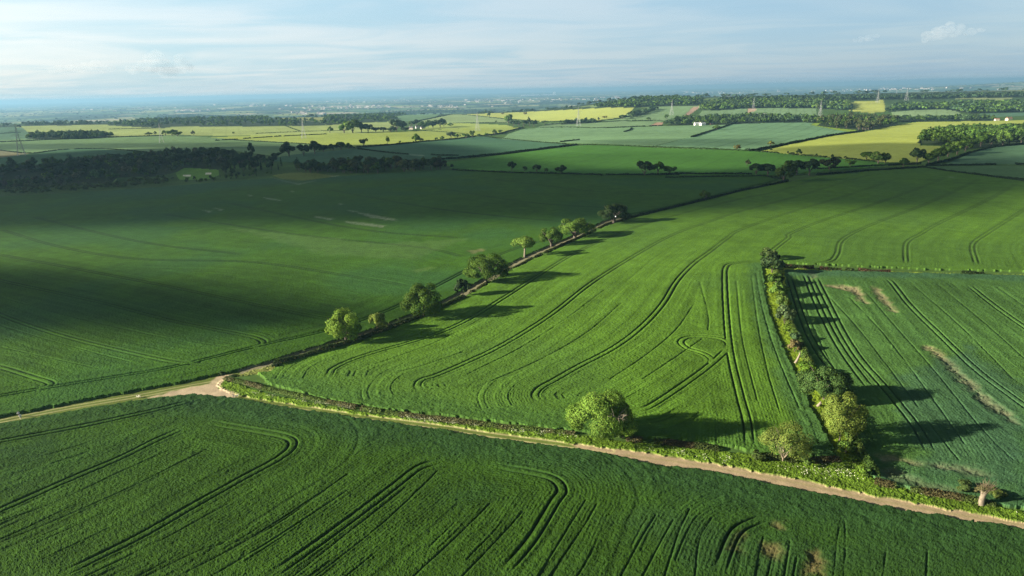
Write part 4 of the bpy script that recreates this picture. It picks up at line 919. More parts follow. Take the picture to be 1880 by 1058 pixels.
hedge('low patchy hedge beside the track between the far hedgerow trees', [(864, 540), (925, 503), (970, 480), (1012, 460), (1060, 439), (1112, 414), (1152, 402)], 1.8, 1.2, (.060, .078, .024), 1.4, .25)
hedge('long thin dark hedge climbing from the tree line to the gateway', [(1148, 404), (1220, 387), (1294, 369), (1360, 352), (1420, 340), (1446, 333)], 2.2, 2.0, HD)
hedge('bramble hedge with brown stems along the bright verge', [(414, 697), (450, 704), (492, 716), (572, 733), (683, 755), (740, 763), (836, 774), (932, 786), (1056, 798)], 1.9, .95, (.098, .150, .032), 1.5, .10, leaf=.34, tint2=(.125, .125, .050))
hedge('low weedy hedge right of the large leafy tree', [(1150, 809), (1240, 818), (1340, 829), (1400, 842), (1480, 850), (1540, 846)], 2.6, 1.2, (.060, .085, .022), 1.5, .2, leaf=.36, tint2=(.075, .065, .03))
hedge('scrubby hedge row filling between the shrubs of the right strip', [(1422, 492), (1432, 528), (1443, 572), (1452, 608), (1472, 645), (1494, 690), (1522, 735), (1558, 795), (1580, 842), (1602, 880)], 2.8, 2.7, (.060, .112, .022), 1.7, .0, leaf=.40, tint2=(.10, .15, .028))
hedge('rough bank hedge of weeds between right field and track', [(1605, 888), (1680, 904), (1760, 917), (1880, 942), (2000, 968)], 2.4, 1.2, (.070, .100, .024), 1.4, .2, leaf=.34, tint2=(.085, .075, .03))
hedge('clipped brown-green hedge at the top of the right field, longest piece', [(1438, 492), (1462, 492), (1494, 494)], 2.2, 1.6, (.040, .060, .020), tint2=(.075, .05, .028))
hedge('second clipped hedge piece right of the gap at the top of the right field', [(1504, 496), (1530, 497), (1544, 498)], 2.2, 1.5, (.040, .060, .020), tint2=(.075, .05, .028))
hedge('short third clipped hedge piece at the top of the right field', [(1552, 498), (1568, 499)], 2.2, 1.4, (.045, .070, .020))
hedge('reddish fourth clipped hedge piece at the top of the right field', [(1575, 499), (1610, 501), (1634, 502)], 2.2, 1.5, (.06, .055, .022), tint2=(.09, .05, .03))
hedge('lone short dark hedge piece near the right end of the top margin', [(1766, 504), (1790, 505), (1806, 505)], 2.4, 1.6, (.035, .060, .016))
for lb, pts, w, h, t, g in [
    ('long dark hedge along the foot of the vivid field', [(830, 314), (940, 319), (1030, 321), (1100, 323), (1106, 324)], 2.6, 2.2, HD, 0),
    ('hedge stretch under the three trees on the middle line', [(1112, 323), (1180, 323), (1260, 321), (1380, 322)], 2.6, 2.2, HD, 0),
    ('second parallel hedge below the three trees', [(1222, 328), (1320, 326), (1400, 325), (1440, 330)], 2.2, 1.8, HD, 0),
    ('hedge from the gateway clump to the lane junction, upper', [(1500, 312), (1560, 309), (1640, 304), (1690, 302)], 2.4, 2.0, HD, 0),
    ('hedge from the gateway clump to the lane junction, lower', [(1500, 322), (1600, 314), (1690, 309)], 2.4, 1.8, HD, 0),
    ('hedge on the near side of the thin strip field at the right edge', [(1692, 308), (1740, 316), (1800, 323), (1900, 335)], 2.4, 2.0, HD, 0),
    ('hedge on the far side of the thin strip field at the right edge', [(1700, 305), (1780, 304), (1828, 303)], 2.4, 1.8, HD, 0),
    ('short hedge at the far right edge beyond a gap', [(1864, 303), (1910, 303)], 2.4, 2.0, HD, 0),
    ('dark lane hedge curving under the right wood', [(1702, 304), (1740, 296), (1780, 282), (1820, 272), (1900, 263)], 2.4, 2.2, HD, 0),
    ('hedge dotted with bushes between vivid and yellow fields', [(1386, 279), (1440, 283), (1500, 289), (1560, 293), (1606, 298)], 2.4, 2.0, HD, .2),
    ('dark bold hedge along the upper edge of the big yellow field', [(1378, 279), (1400, 275), (1465, 262), (1525, 250), (1586, 241)], 3.4, 3.2, HD, 0),
    ('bold hedge between teal field and vivid field', [(772, 298), (860, 290), (940, 282), (1000, 274), (1058, 267)], 3.2, 3.0, HD, 0),
    ('thin hedge along the top of the vivid field', [(1058, 267), (1120, 268), (1200, 271), (1290, 274), (1375, 278)], 2.6, 2.0, (.035, .07, .018), .15),
    ('short dark hedge stub above the vivid field corner', [(1028, 262), (1044, 260), (1064, 258)], 3, 2.8, HD, 0),
    ('bold short hedge below the white house', [(1270, 253), (1300, 243), (1328, 234), (1342, 229)], 4, 3.2, HD, 0),
    ('small hedge stub right above the bold short one', [(1345, 228), (1352, 225)], 4, 3, HD, 0),
    ('thin hedge across the pale green fields under the copse', [(985, 235), (1040, 234), (1090, 236), (1145, 234), (1216, 231)], 3, 2.4, HM, .15),
    ('crooked hedge piece in the broad bluish field', [(1146, 243), (1156, 240), (1160, 236)], 4, 3, HD, 0),
    ('thin hedge from the copse to the wood belt', [(1092, 226), (1150, 222), (1216, 222)], 3, 2.4, HD, .1),
    ('hedge under the yellow field rising to the hedge wood', [(1000, 230), (1090, 224), (1134, 219), (1156, 214)], 3.5, 3, HD, .1),
    ('long dark hedge along the lime strip field', [(656, 272), (720, 267), (780, 261), (840, 256), (874, 251)], 4, 3.2, HD, 0),
    ('dark hedge rising from the bend to the roadside clump', [(880, 251), (920, 246), (945, 239), (960, 235)], 4, 3.4, HD, 0),
    ('faint hedge from the bend along the teal field top', [(888, 251), (940, 257), (990, 262), (1040, 265)], 3, 2, HM, .1),
    ('hedge splitting the two teal fields', [(657, 274), (700, 280), (750, 285)], 3, 2.2, HD, 0),
    ('short hedge in the middle of the teal field', [(792, 286), (815, 287), (842, 287)], 3, 2.4, HD, 0),
    ('dark hedge under the pale yellow fields on the left', [(396, 259), (430, 257), (470, 254), (520, 251), (600, 247)], 3.4, 3, HD, .18),
    ('thin hedge under the lime strip field', [(430, 258), (500, 262), (560, 265), (610, 270), (650, 272)], 3, 2.2, HD, .12),
    ('hedge under the dark clump wood on the left', [(0, 262), (80, 258), (160, 255), (230, 252), (300, 250)], 4, 3.2, HD, 0),
    ('short hedge across the left edge field', [(-40, 248), (0, 246), (38, 244)], 4, 3, HD, 0),
    ('thin hedge right of the dark clump wood', [(200, 238), (250, 237), (292, 236)], 4, 2.6, HD, 0),
    ('dashed hedge crossing the long pale field', [(-40, 274), (0, 277), (40, 282), (60, 283), (110, 276), (150, 274), (190, 274), (230, 277), (270, 281), (320, 286)], 3, 2.2, HD, .15),
    ('hedge line on the pale field behind the lime strip', [(470, 246), (560, 242), (640, 240)], 3, 2, HM, .1),
    ('slanting hedge in the pale field above the pylon', [(521, 231), (535, 236), (550, 241)], 3, 2.4, HM, 0),
    ('hedge along the skyline field right of the farm', [(770, 222), (800, 216), (830, 210)], 3.4, 2.4, HD, 0),
    ('thin hedge right of the farm clump', [(832, 227), (880, 226), (930, 226)], 3, 2.2, HD, 0),
    ('thin hedge below the farmhouse', [(757, 240), (800, 242), (848, 246)], 3, 2, HM, 0),
    ('hedge along the lower side of the yellow field', [(860, 212), (920, 218), (980, 223), (1030, 224)], 3, 2.2, HM, .1),
    ('straight hedge by the lay-by right of the brown wood', [(1650, 224), (1700, 224), (1764, 224)], 4, 3, HD, 0)]:
    hedge(lb, pts, w, h, t, 1.6, g)

emit_ground()

# ------------------------------------------------------------------ cow parsley on the verge
def parsley():
    rng = np.random.default_rng(51); lines = [([(430, 718), (520, 733), (640, 753), (760, 772), (860, 784), (960, 796), (1060, 806)], 900, .55), ([(1110, 815), (1200, 829), (1300, 842), (1400, 858), (1480, 868)], 420, .9), ([(1480, 868), (1560, 868), (1620, 900)], 200, 1.6), ([(1700, 914), (1800, 930), (1880, 948)], 90, .8)]
    Vs, Fs, o = [], [], 0
    for pts, n, sp in lines:
        L = line(pts, 20); i = rng.integers(0, len(L) - 1, n); t = rng.random(n)[:, None]
        c = L[i] * (1 - t) + L[i + 1] * t
        k = vnoise(c[:, 0] / 2.2, c[:, 1] / 2.2, 3) > .60; c = c[k]
        c[:, :2] += rng.normal(size=(len(c), 2)) * sp
        c[:, 2] = terrain(c[:, 0], c[:, 1]) + .45 + rng.uniform(0, .5, len(c))
        for _ in range(2):
            cc = c + rng.normal(size=c.shape) * np.array([.12, .12, .06])
            v, f = leaf_quads(cc, rng.normal(size=cc.shape) * .4 + np.array([0, 0, 1]), .20, rng); Vs.append(v); Fs.append(f + o); o += len(v)
    ob = put('cow_parsley', mesh_from('cow_parsley', np.vstack(Vs), np.vstack(Fs), plain_mat('white_blossom', (.52, .55, .36), noise=.2)))
    tag(ob, 'creamy white cow parsley flowers dotted along the grass verge', 'flowers', None, 'stuff')
parsley()
# ------------------------------------------------------------------ built things
def box(c, s, rz=0.0):
    x, y, z = s[0] / 2, s[1] / 2, s[2] / 2
    V = np.array([(-x, -y, -z), (x, -y, -z), (x, y, -z), (-x, y, -z), (-x, -y, z), (x, -y, z), (x, y, z), (-x, y, z)], float)
    ca, sa = math.cos(rz), math.sin(rz); V = np.stack([V[:, 0] * ca - V[:, 1] * sa, V[:, 0] * sa + V[:, 1] * ca, V[:, 2]], 1) + np.array(c)
    return V, np.array([(0, 3, 2, 1), (4, 5, 6, 7), (0, 1, 5, 4), (1, 2, 6, 5), (2, 3, 7, 6), (3, 0, 4, 7)])
def gable(L, W, z0, rise, over=.35):
    l, w = L / 2 + over, W / 2 + over
    V = np.array([(-l, -w, z0), (l, -w, z0), (l, w, z0), (-l, w, z0), (-l, 0, z0 + rise), (l, 0, z0 + rise), (-l, -w, z0 - .2), (l, -w, z0 - .2), (l, w, z0 - .2), (-l, w, z0 - .2)], float)
    return V, np.array([(0, 1, 5, 4), (2, 3, 4, 5), (1, 2, 5, 5), (3, 0, 4, 4), (6, 9, 8, 7), (0, 6, 7, 1), (1, 7, 8, 2), (2, 8, 9, 3), (3, 9, 6, 0)])

STEEL = plain_mat('galvanised_steel', (.26, .27, .28), .7, .12, .5, .0)
def pylon_meshes(H=50.0):
    t = .24
    def wid(z): return 4.2 * (1 - z / (H * .62)) + 1.1 if z < H * .62 else 1.1 * (1 - (z - H * .62) / (H * .38)) + .35
    body = []; zs = [0, 7, 14, 20, 25.5, 30, 34, 38, 42, 46]
    for sx in (-1, 1):
        for sy in (-1, 1):
            body.append(tube([(sx * wid(z), sy * wid(z), z) for z in (0, H * .31, H * .62, H * .8, H)], [t, t * .9, t * .7, t * .5, t * .3], 4))
    for a, b in zip(zs[:-1], zs[1:]):
        for k in range(4):
            s = [(-1, -1), (1, -1), (1, 1), (-1, 1)]; p, q = s[k], s[(k + 1) % 4]
            body.append(tube([(p[0] * wid(a), p[1] * wid(a), a), (q[0] * wid(b), q[1] * wid(b), b)], [t * .45] * 2, 3)); body.append(tube([(q[0] * wid(a), q[1] * wid(a), a), (p[0] * wid(b), p[1] * wid(b), b)], [t * .45] * 2, 3))
    tb = solid('tower_body', body, STEEL, False); arms = []
    for z, w in ((31, 7.5), (37.5, 9.5), (44, 6.5)):
        p = []
        for sx in (-1, 1):
            for sy in (-.8, .8): p.append(tube([(0, sy, z), (sx * w, 0, z + .6)], [t * .6, t * .35], 4))
            p.append(tube([(0, 0, z + 2.4), (sx * w, 0, z + .6)], [t * .5, t * .3], 4)); p.append(tube([(sx * w, 0, z + .6), (sx * w, 0, z - 2.2)], [t * .35, t * .25], 4))
        arms.append(solid('crossarm', p, STEEL, False))
    return tb, arms
TB, ARMS = pylon_meshes()
PY = [((40, 287), 59, 'tall dark lattice pylon near the left edge, above the dark wood'), ((297, 263), 36, 'lattice pylon on the long pale field beside the bushy trees'), ((558, 255), 36, 'lattice pylon standing on the lime strip field'), ((877, 241), 34, 'pale faint pylon right of the plateau farm'), ((1062, 232), 34, 'pylon in front of the dark copse under the yellow field'), ((1233, 212), 28, 'pale pylon on the striped field left of the soil strip'), ((1383, 202), 22, 'pylon on the small tan soil patch above the wood belt'), ((1505, 219), 34, 'pylon rising behind the brownish wood'), ((1611, 189), 26, 'pylon left of the yellow-green far slope gap'), ((1664, 185), 25, 'pylon above the far right wood, right of its twin'), ((1646, 172), 10, 'smallest hazy pylon between two larger ones on the skyline')]
for i, ((px, py), hp, lb) in enumerate(PY):
    p = G(px, py); k = mpp(p); s = hp * k / 50.0
    e = put('pylon', None, None, p); e.rotation_euler = (0, 0, .5 if i < 4 else .25); e.scale = (s, s, s)
    put('tower_body', TB, e)
    for a in ARMS: put('crossarm', a, e)
    tag(e, lb, 'pylon', 'power line pylons')

WHITE = plain_mat('white_render', (.78, .77, .72), .8, .06); CREAM = plain_mat('cream_render', (.62, .55, .42), .8, .08); SLATE = plain_mat('slate_roof', (.11, .11, .12), .7, .25, .8); TILE = plain_mat('tile_roof', (.22, .12, .08), .8, .25, .8); BRICK = plain_mat('brick', (.26, .14, .09), .85, .2, 1.5); GLASS = plain_mat('window_glass', (.03, .035, .04), .15, .1); METAL = plain_mat('sheet_metal', (.50, .52, .52), .5, .1)
def house(name, px, py, L, W, H, rise, rz, wall, roof, label, chim=2, wins=4, off=(0, 0), cat='house', scale=1.0):
    p = G(px, py) + np.array([off[0], off[1], 0]); p[2] = terrain(p[0], p[1])
    e = put(name, None, None, p); e.rotation_euler = (0, 0, rz); e.scale = (scale,) * 3
    g = np.array([(-L / 2, -W / 2, H), (-L / 2, W / 2, H), (-L / 2, 0, H + rise - .15), (L / 2, -W / 2, H), (L / 2, W / 2, H), (L / 2, 0, H + rise - .15)], float)
    put('wall', solid('wall', [box((0, 0, H / 2 - .5), (L, W, H + 1)), (g, np.array([(0, 2, 1, 1), (3, 4, 5, 5)]))], wall, False), e)
    r = put('roof', solid('roof', [gable(L, W, H, rise)], roof, False), e)
    for c in range(chim):
        x = (-L / 2 + .8) if c == 0 else (L / 2 - .8)
        put('chimney', solid('chimney', [box((x, 0, H + rise + .3), (.9, .7, 2.0)), box((x, .15, H + rise + 1.45), (.3, .3, .35)), box((x, -.15, H + rise + 1.4), (.3, .3, .3))], BRICK if roof is not SLATE else wall, False), r)
    for k in range(wins):
        x = -L / 2 + L * (k + .5) / wins
        if k == wins // 2: put('door', solid('door', [box((x, -W / 2 - .03, 1.0), (1.0, .08, 2.0))], SLATE, False), e)
        for z in ((1.5, 4.1) if H > 4.5 else (1.6,)):
            if k == wins // 2 and z < 2: continue
            w = put('window', solid('window', [box((x, -W / 2 - .05, z), (1.3, .14, 1.35))], WHITE, False), e)
            put('pane', solid('pane', [box((x, -W / 2 - .12, z), (1.1, .06, 1.15))], GLASS, False), w)
    return tag(e, label, cat, 'buildings among the fields')
house('farmhouse', 1280, 231, 15, 8, 5.6, 3.2, .15, WHITE, METAL, 'white house with gable end before the wood belt, left half', 2, 5, scale=1.05)
house('farmhouse', 1290, 231, 13, 8, 5.4, 3.0, .35, WHITE, METAL, 'white house joined on the right before the wood belt', 1, 4, scale=1.05)
house('outbuilding', 1307, 229, 9, 6, 3.0, 2.2, .1, BRICK, SLATE, 'small dark outbuilding right of the white houses', 0, 2, cat='shed')
house('farmhouse', 768, 236, 16, 9, 6.0, 4.0, .3, WHITE, SLATE, 'slate-roofed farmhouse with white gables and chimney on the plateau', 2, 5)
house('farmhouse', 755, 238, 13, 8, 5.2, 3.6, -.2, CREAM, SLATE, 'lower dark-roofed farmhouse left of the white-gabled one', 1, 4)
house('barn', 776, 237, 12, 8, 4.2, 3.0, .5, CREAM, SLATE, 'small barn at the right end of the plateau farm', 0, 3, cat='barn')
house('barn', 1397, 212, 34, 12, 4.5, 1.6, .1, METAL, METAL, 'long low pale barn half hidden in the wood belt', 0, 6, cat='barn')
house('farmhouse', 1852, 222, 15, 9, 6.0, 3.2, .2, CREAM, TILE, 'cream house beyond the right wood at the far edge', 2, 4, scale=.95)
house('outbuilding', 1830, 222, 10, 7, 4.0, 2.5, -.1, CREAM, TILE, 'small tan outbuilding left of the cream house', 0, 3, cat='shed')

# ---- the far works: long white sheds, two towers and wind turbines
WT = plain_mat('white_paint', (.80, .80, .78), .5, .03)
p0 = G(985, 176.0); K0 = mpp(p0)
def far_box(name, cat, px, py, wpx, hpx, dep, label, gab=True):
    p = G(px, py); k = mpp(p); L, H = wpx * k, hpx * k
    e = put(name, None, None, p); e.rotation_euler = (0, 0, 0)
    put('wall', solid('wall', [box((0, 0, H / 2), (L, dep, H))], WT, False), e); put('roof', solid('roof', [gable(L, dep, H, H * .25, 2)], METAL, False), e)
    return tag(e, label, cat, 'works on the far plain')
far_box('warehouse', 'warehouse', 974, 175.6, 34, 1.2, 260, 'long white shed of the far works, left one')
far_box('warehouse', 'warehouse', 1008, 174.8, 26, 1.3, 260, 'long white shed of the far works, right one')
far_box('tower_block', 'tower', 1016.0, 174.8, 1.2, 5.0, 60, 'left of two pale towers on the far works')
far_box('tower_block', 'tower', 1018.6, 174.6, 1.2, 5.0, 60, 'right of two pale towers on the far works')
def turbine(px, py, hpx, rot, label):
    p = G(px, py); k = mpp(p); H = hpx * k * .62; R = hpx * k * .40
    e = put('wind_turbine', None, None, p)
    put('tower', solid('tower', [tube([(0, 0, 0), (0, 0, H)], [H * .045, H * .025], 8)], WT), e)
    n = put('nacelle', solid('nacelle', [box((0, -H * .02, H), (H * .05, H * .12, H * .05))], WT, False), e)
    for b in range(3):
        a = rot + b * 2.0944
        put('blade', solid('blade', [tube([(0, -H * .09, H), (math.sin(a) * R * .4, -H * .09, H + math.cos(a) * R * .4), (math.sin(a) * R, -H * .09, H + math.cos(a) * R)], [H * .022, H * .026, H * .006], 5)], WT), e)
    tag(e, label, 'wind turbine', 'wind turbines on the far plain')
turbine(978.5, 175.8, 6.5, .5, 'wind turbine over the left white shed of the far works')
turbine(998.5, 175.2, 7.5, .9, 'wind turbine between the two white sheds of the far works')
turbine(1045, 174.6, 6.5, .2, 'faint wind turbine right of the two pale towers')
def plain_houses():
    """houses and sheds of the towns far out on the plain"""
    rng = np.random.default_rng(61); parts = []; W, R = [], []
    for (px, py, sx, sy, n) in [(350, 203, 22, 1.2, 60), (470, 194, 30, 1.5, 40), (560, 209, 20, 1.2, 40), (600, 199, 30, 2, 60), (680, 197, 28, 1.2, 60), (640, 186, 40, 1.5, 40), (740, 186, 30, 1.2, 40), (820, 196, 30, 1.5, 40), (920, 186, 40, 2, 60), (1040, 184, 40, 1.6, 50), (1110, 180, 20, 1.2, 30), (120, 200, 60, 2, 25), (250, 200, 50, 2, 30), (1300, 171, 40, 1, 30), (1590, 165, 40, 1.0, 40), (1700, 164, 60, 1, 30), (1480, 168, 60, 1, 24)]:
        q = np.stack([px + rng.normal(size=n) * sx, py + rng.normal(size=n) * sy], 1); P = ray_ground(q[:, 0], q[:, 1])
        for p in P:
            if rng.random() < .5 or p[1] < 3800 or p[1] > 26000: continue
            s = rng.uniform(.8, 1.5) * (1 + p[1] / 15000); L, D, H = rng.uniform(10, 26) * s, rng.uniform(9, 16) * s, rng.uniform(4, 7) * s
            a = rng.uniform(-.5, .5); v, f = box((p[0], p[1], p[2] + H / 2), (L, D, H), a); W.append((v, f))
            v, f = gable(L, D, H, H * .5); ca, sa = math.cos(a), math.sin(a); R.append((np.stack([v[:, 0] * ca - v[:, 1] * sa + p[0], v[:, 0] * sa + v[:, 1] * ca + p[1], v[:, 2] + p[2]], 1), f))
    e = put('distant_town', solid('distant_town', W, plain_mat('mixed_walls', (.46, .42, .37), .8, .4, .02), False)); tag(e, 'pale specks of far towns and sheds across the plain', 'town', None, 'stuff')
    put('roof', solid('roof', R, plain_mat('mixed_roofs', (.30, .24, .22), .8, .3, .02), False), e)
plain_houses()

# ---- pollard stump and the bleached dead wood in the right hedge
def stump():
    p = G(1801, 929); k = mpp(p); H = 46 * k * .95
    e = put('pollard_stump', None, None, p)
    t = put('trunk', solid('trunk', [tube([(0, 0, -.3), (-.05, 0, .2), (-.05, 0, H * .38), (.22, 0, H * .62), (.75, .05, H * .80)], [.72, .60, .52, .42, .28], 10), tube([(-.05, 0, H * .45), (-.25, .1, H * .66), (-.2, .1, H * .82)], [.34, .24, .12], 7), tube([(.45, 0, H * .7), (.9, -.1, H * .72)], [.26, .14], 6)], plain_mat('weathered_bark', (.16, .13, .09), noise=.4, scale=3)), e)
    rng = np.random.default_rng(4); P = []
    for i in range(90):
        s = np.array([rng.uniform(-.5, .9), rng.uniform(-.4, .4), H * rng.uniform(.55, .85)]); d = unit(np.array([rng.normal() * .55 + .1, rng.normal() * .45, rng.uniform(.5, 1.5)])); L = rng.uniform(.7, 1.9) * 1.25
        P.append(tube([s, s + d * L * .5 + rng.normal(size=3) * .08, s + d * L + np.array([0, 0, .25])], [.03, .022, .008], 3))
    put('shoot', solid('shoot', P, plain_mat('brown_shoots', (.11, .085, .045)), False), e); V, F, C = crown_arrays(77, 3.6, H * 1.02, H * .45, 420, .16, 8); put('foliage', mesh_from('foliage', V, F, LEAF, C), e).color = (.16, .15, .06, 1)
    tag(e, 'pale leaning pollard stump with thin bare shoots by the track', 'tree stump')
stump()
def dead_trunk(px, py, L, label, ang):
    p = G(px, py); e = put('dead_trunk', None, None, p + np.array([0, 0, .2])); e.rotation_euler = (0, 0, ang)
    put('log', solid('log', [tube([(-L * .2, 0, 0), (0, 0, L * .28), (L * .22, .1, L * .72), (L * .26, .15, L)], [.42, .38, .26, .10], 8), tube([(L * .1, 0, L * .45), (L * .5, -.2, L * .75)], [.18, .05], 6)], PALEBARK), e)
    tag(e, label, 'dead tree')
dead_trunk(1463, 668, 3.4, 'bleached dead trunk leaning in the grass strip beside the brown shrub', .3)
dead_trunk(1503, 748, 1.5, 'short white broken stump at the foot of the yellow-green tree', -.4)

# ---- people and dogs
SKIN = plain_mat('skin', (.45, .28, .20), .6, .05); CLOTHS = {'white': plain_mat('white_cloth', (.80, .79, .75), .8, .05), 'pale': plain_mat('pale_grey_cloth', (.60, .62, .62), .8, .05), 'dark': plain_mat('dark_cloth', (.025, .025, .03), .8, .1), 'cream': plain_mat('cream_trousers', (.62, .58, .42), .8, .06), 'jean': plain_mat('blue_jeans', (.06, .08, .13), .8, .1)}; HAIR = plain_mat('dark_hair', (.03, .022, .016), .6, .1)
def skin_obj(name, verts, edges, radii, root, mat, parent, sub_=2):
    me = bpy.data.meshes.new(name); me.from_pydata(verts, edges, []); me.materials.append(mat)
    o = put(name, me, parent); m = o.modifiers.new('skin', 'SKIN'); m.use_smooth_shade = True
    for i, r in enumerate(radii): me.skin_vertices[0].data[i].radius = (r, r) if not isinstance(r, tuple) else r
    me.skin_vertices[0].data[root].use_root = True
    s = o.modifiers.new('sub', 'SUBSURF'); s.levels = sub_; s.render_levels = sub_
    return o
def person(p, rz, top, legs, label, stride=.34, h=1.75, bag=False):
    """a walking figure, facing +x before turning"""
    s = h / 1.75
    e = put('person', None, None, p); e.rotation_euler = (0, 0, rz); e.scale = (s, s, s)
    V, E, Rr = [], [], []
    def add(v, r, par=None):
        V.append(v); Rr.append(r)
        if par is not None: E.append((par, len(V) - 1))
        return len(V) - 1
    pel = add((0, 0, .93), .135); ab = add((.01, 0, 1.10), .125, pel); ch = add((.03, 0, 1.32), .15, ab); nk = add((.03, 0, 1.47), .06, ch); hd0 = add((.045, 0, 1.56), .085, nk); hd1 = add((.05, 0, 1.65), .098, hd0); add((.045, 0, 1.73), .07, hd1)
    add((.155, 0, 1.60), .018, hd0)                                           # nose
    for sy, f in ((-1, 1), (1, -1)):
        add((.05, sy * .105, 1.62), .02, hd1)                                 # ear
        hp = add((0, sy * .095, .90), .105, pel); kn = add((f * stride * .55 + .06, sy * .10, .49), .066, hp); an = add((f * stride - .04 * (f < 0), sy * .10, .09 + .05 * (f < 0)), .043, kn); add((f * stride + .17, sy * .105, .035), .040, an)
        sh = add((.02, sy * .19, 1.41), .072, ch); el = add((-f * .13, sy * .235, 1.14), .048, sh); wr = add((-f * .22 + .10, sy * .225, .92), .032, el); pm = add((-f * .24 + .13, sy * .22, .85), .036, wr)
        for q, ln in enumerate((.070, .080, .076, .060)):
            k = add((-f * .24 + .13 + .012 * q, sy * (.22 + .0), .80 - .0 * q), .010, pm); add((-f * .24 + .13 + .018 * q - .02, sy * .205, .80 - ln * .7), .008, k)
        t = add((-f * .24 + .16, sy * .20, .86), .011, pm); add((-f * .24 + .18, sy * .195, .82), .009, t)
    skin_obj('body', V, E, Rr, 0, SKIN, e, 1)
    # clothes, following the body a little proud of it
    tv = [(0, 0, .90), (.01, 0, 1.10), (.03, 0, 1.32), (.03, 0, 1.44)]; te = [(0, 1), (1, 2), (2, 3)]; tr = [.15, .142, .168, .085]
    for sy, f in ((-1, 1), (1, -1)):
        a = len(tv); tv += [(.02, sy * .19, 1.41), (-f * .13, sy * .235, 1.14), (-f * .20 + .07, sy * .228, .97)]; te += [(2, a), (a, a + 1), (a + 1, a + 2)]; tr += [.086, .060, .047]
    skin_obj('jacket', tv, te, tr, 0, CLOTHS[top], e, 1)
    lv = [(0, 0, .95)]; le = []; lr = [.15]
    for sy, f in ((-1, 1), (1, -1)):
        a = len(lv); lv += [(0, sy * .095, .88), (f * stride * .55 + .06, sy * .10, .49), (f * stride - .04 * (f < 0), sy * .10, .13 + .05 * (f < 0))]; le += [(0, a), (a, a + 1), (a + 1, a + 2)]; lr += [.118, .080, .062]
    skin_obj('trousers', lv, le, lr, 0, CLOTHS[legs], e, 1)
    for sy, f in ((-1, 1), (1, -1)):
        skin_obj('shoe', [(f * stride - .05, sy * .10, .06 + .05 * (f < 0)), (f * stride + .20, sy * .105, .04)], [(0, 1)], [.055, .048], 0, CLOTHS['dark'], e, 1)
    skin_obj('hair', [(.02, 0, 1.60), (.02, 0, 1.69), (.05, 0, 1.755)], [(0, 1), (1, 2)], [.088, .104, .06], 1, HAIR, e, 1)
    for sy in (-1, 1): put('eye', solid('eye', [box((.138, sy * .035, 1.645), (.012, .022, .012))], CLOTHS['dark'], False), e)
    put('mouth', solid('mouth', [box((.135, 0, 1.565), (.012, .05, .010))], BRICK, False), e)
    return tag(e, label, 'person', 'walkers on the farm tracks')
def lift(p): p = np.array(p, float); p[2] += .05; return p
person(lift(G(38.8, 771)), 2.6, 'white', 'cream', 'walker in a white top and cream trousers striding along the left track', .34)
person(lift(G(35.5, 766.5)), 2.6, 'pale', 'dark', 'walker in a pale grey top and dark trousers beside the one in white', .25)
person(lift(G(428.5, 729.5)), .6, 'dark', 'jean', 'dark-clothed figure standing by the pale dog near the track junction', .12, 1.45)
FUR = plain_mat('pale_fur', (.62, .58, .47), .9, .15, 8)
def dog(p, rz, s, label):
    e = put('dog', None, None, p); e.rotation_euler = (0, 0, rz); e.scale = (s, s, s)
    V = [(0, 0, .52), (.22, 0, .52), (.42, 0, .50), (.54, 0, .62), (.64, 0, .74), (.76, 0, .72), (.86, 0, .69), (-.20, 0, .54), (-.34, 0, .54), (-.46, 0, .62), (-.60, 0, .74)]
    E = [(0, 1), (1, 2), (2, 3), (3, 4), (4, 5), (5, 6), (0, 7), (7, 8), (8, 9), (9, 10)]; Rr = [.13, .15, .145, .09, .085, .06, .04, .125, .11, .035, .025]
    for sy, dx in ((-1, .03), (1, -.05)):
        a = len(V); V += [(.36, sy * .09, .42), (.38 + dx, sy * .09, .24), (.37 + dx, sy * .09, .05), (.43 + dx, sy * .09, .025)]; E += [(2, a), (a, a + 1), (a + 1, a + 2), (a + 2, a + 3)]; Rr += [.075, .036, .030, .030]
        a = len(V); V += [(-.30, sy * .09, .42), (-.24 - dx, sy * .09, .30), (-.38 - dx, sy * .09, .19), (-.36 - dx, sy * .09, .05), (-.30 - dx, sy * .09, .025)]; E += [(8, a), (a, a + 1), (a + 1, a + 2), (a + 2, a + 3), (a + 3, a + 4)]; Rr += [.088, .055, .033, .028, .030]
        a = len(V); V += [(.62, sy * .06, .80), (.60, sy * .10, .74)]; E += [(4, a), (a, a + 1)]; Rr += [.028, .022]
    skin_obj('body', V, E, Rr, 0, FUR, e, 1)
    tag(e, label, 'dog', 'dogs with the walkers')
dog(lift(G(434, 730.5)), .5, 1.15, 'large pale dog standing beside the dark-clothed figure')
dog(lift(G(254, 731)), 2.9, .8, 'small white dog on the grassy track, left of its twin')
dog(lift(G(257, 730)), 2.7, .75, 'small white dog on the grassy track, right of its twin')

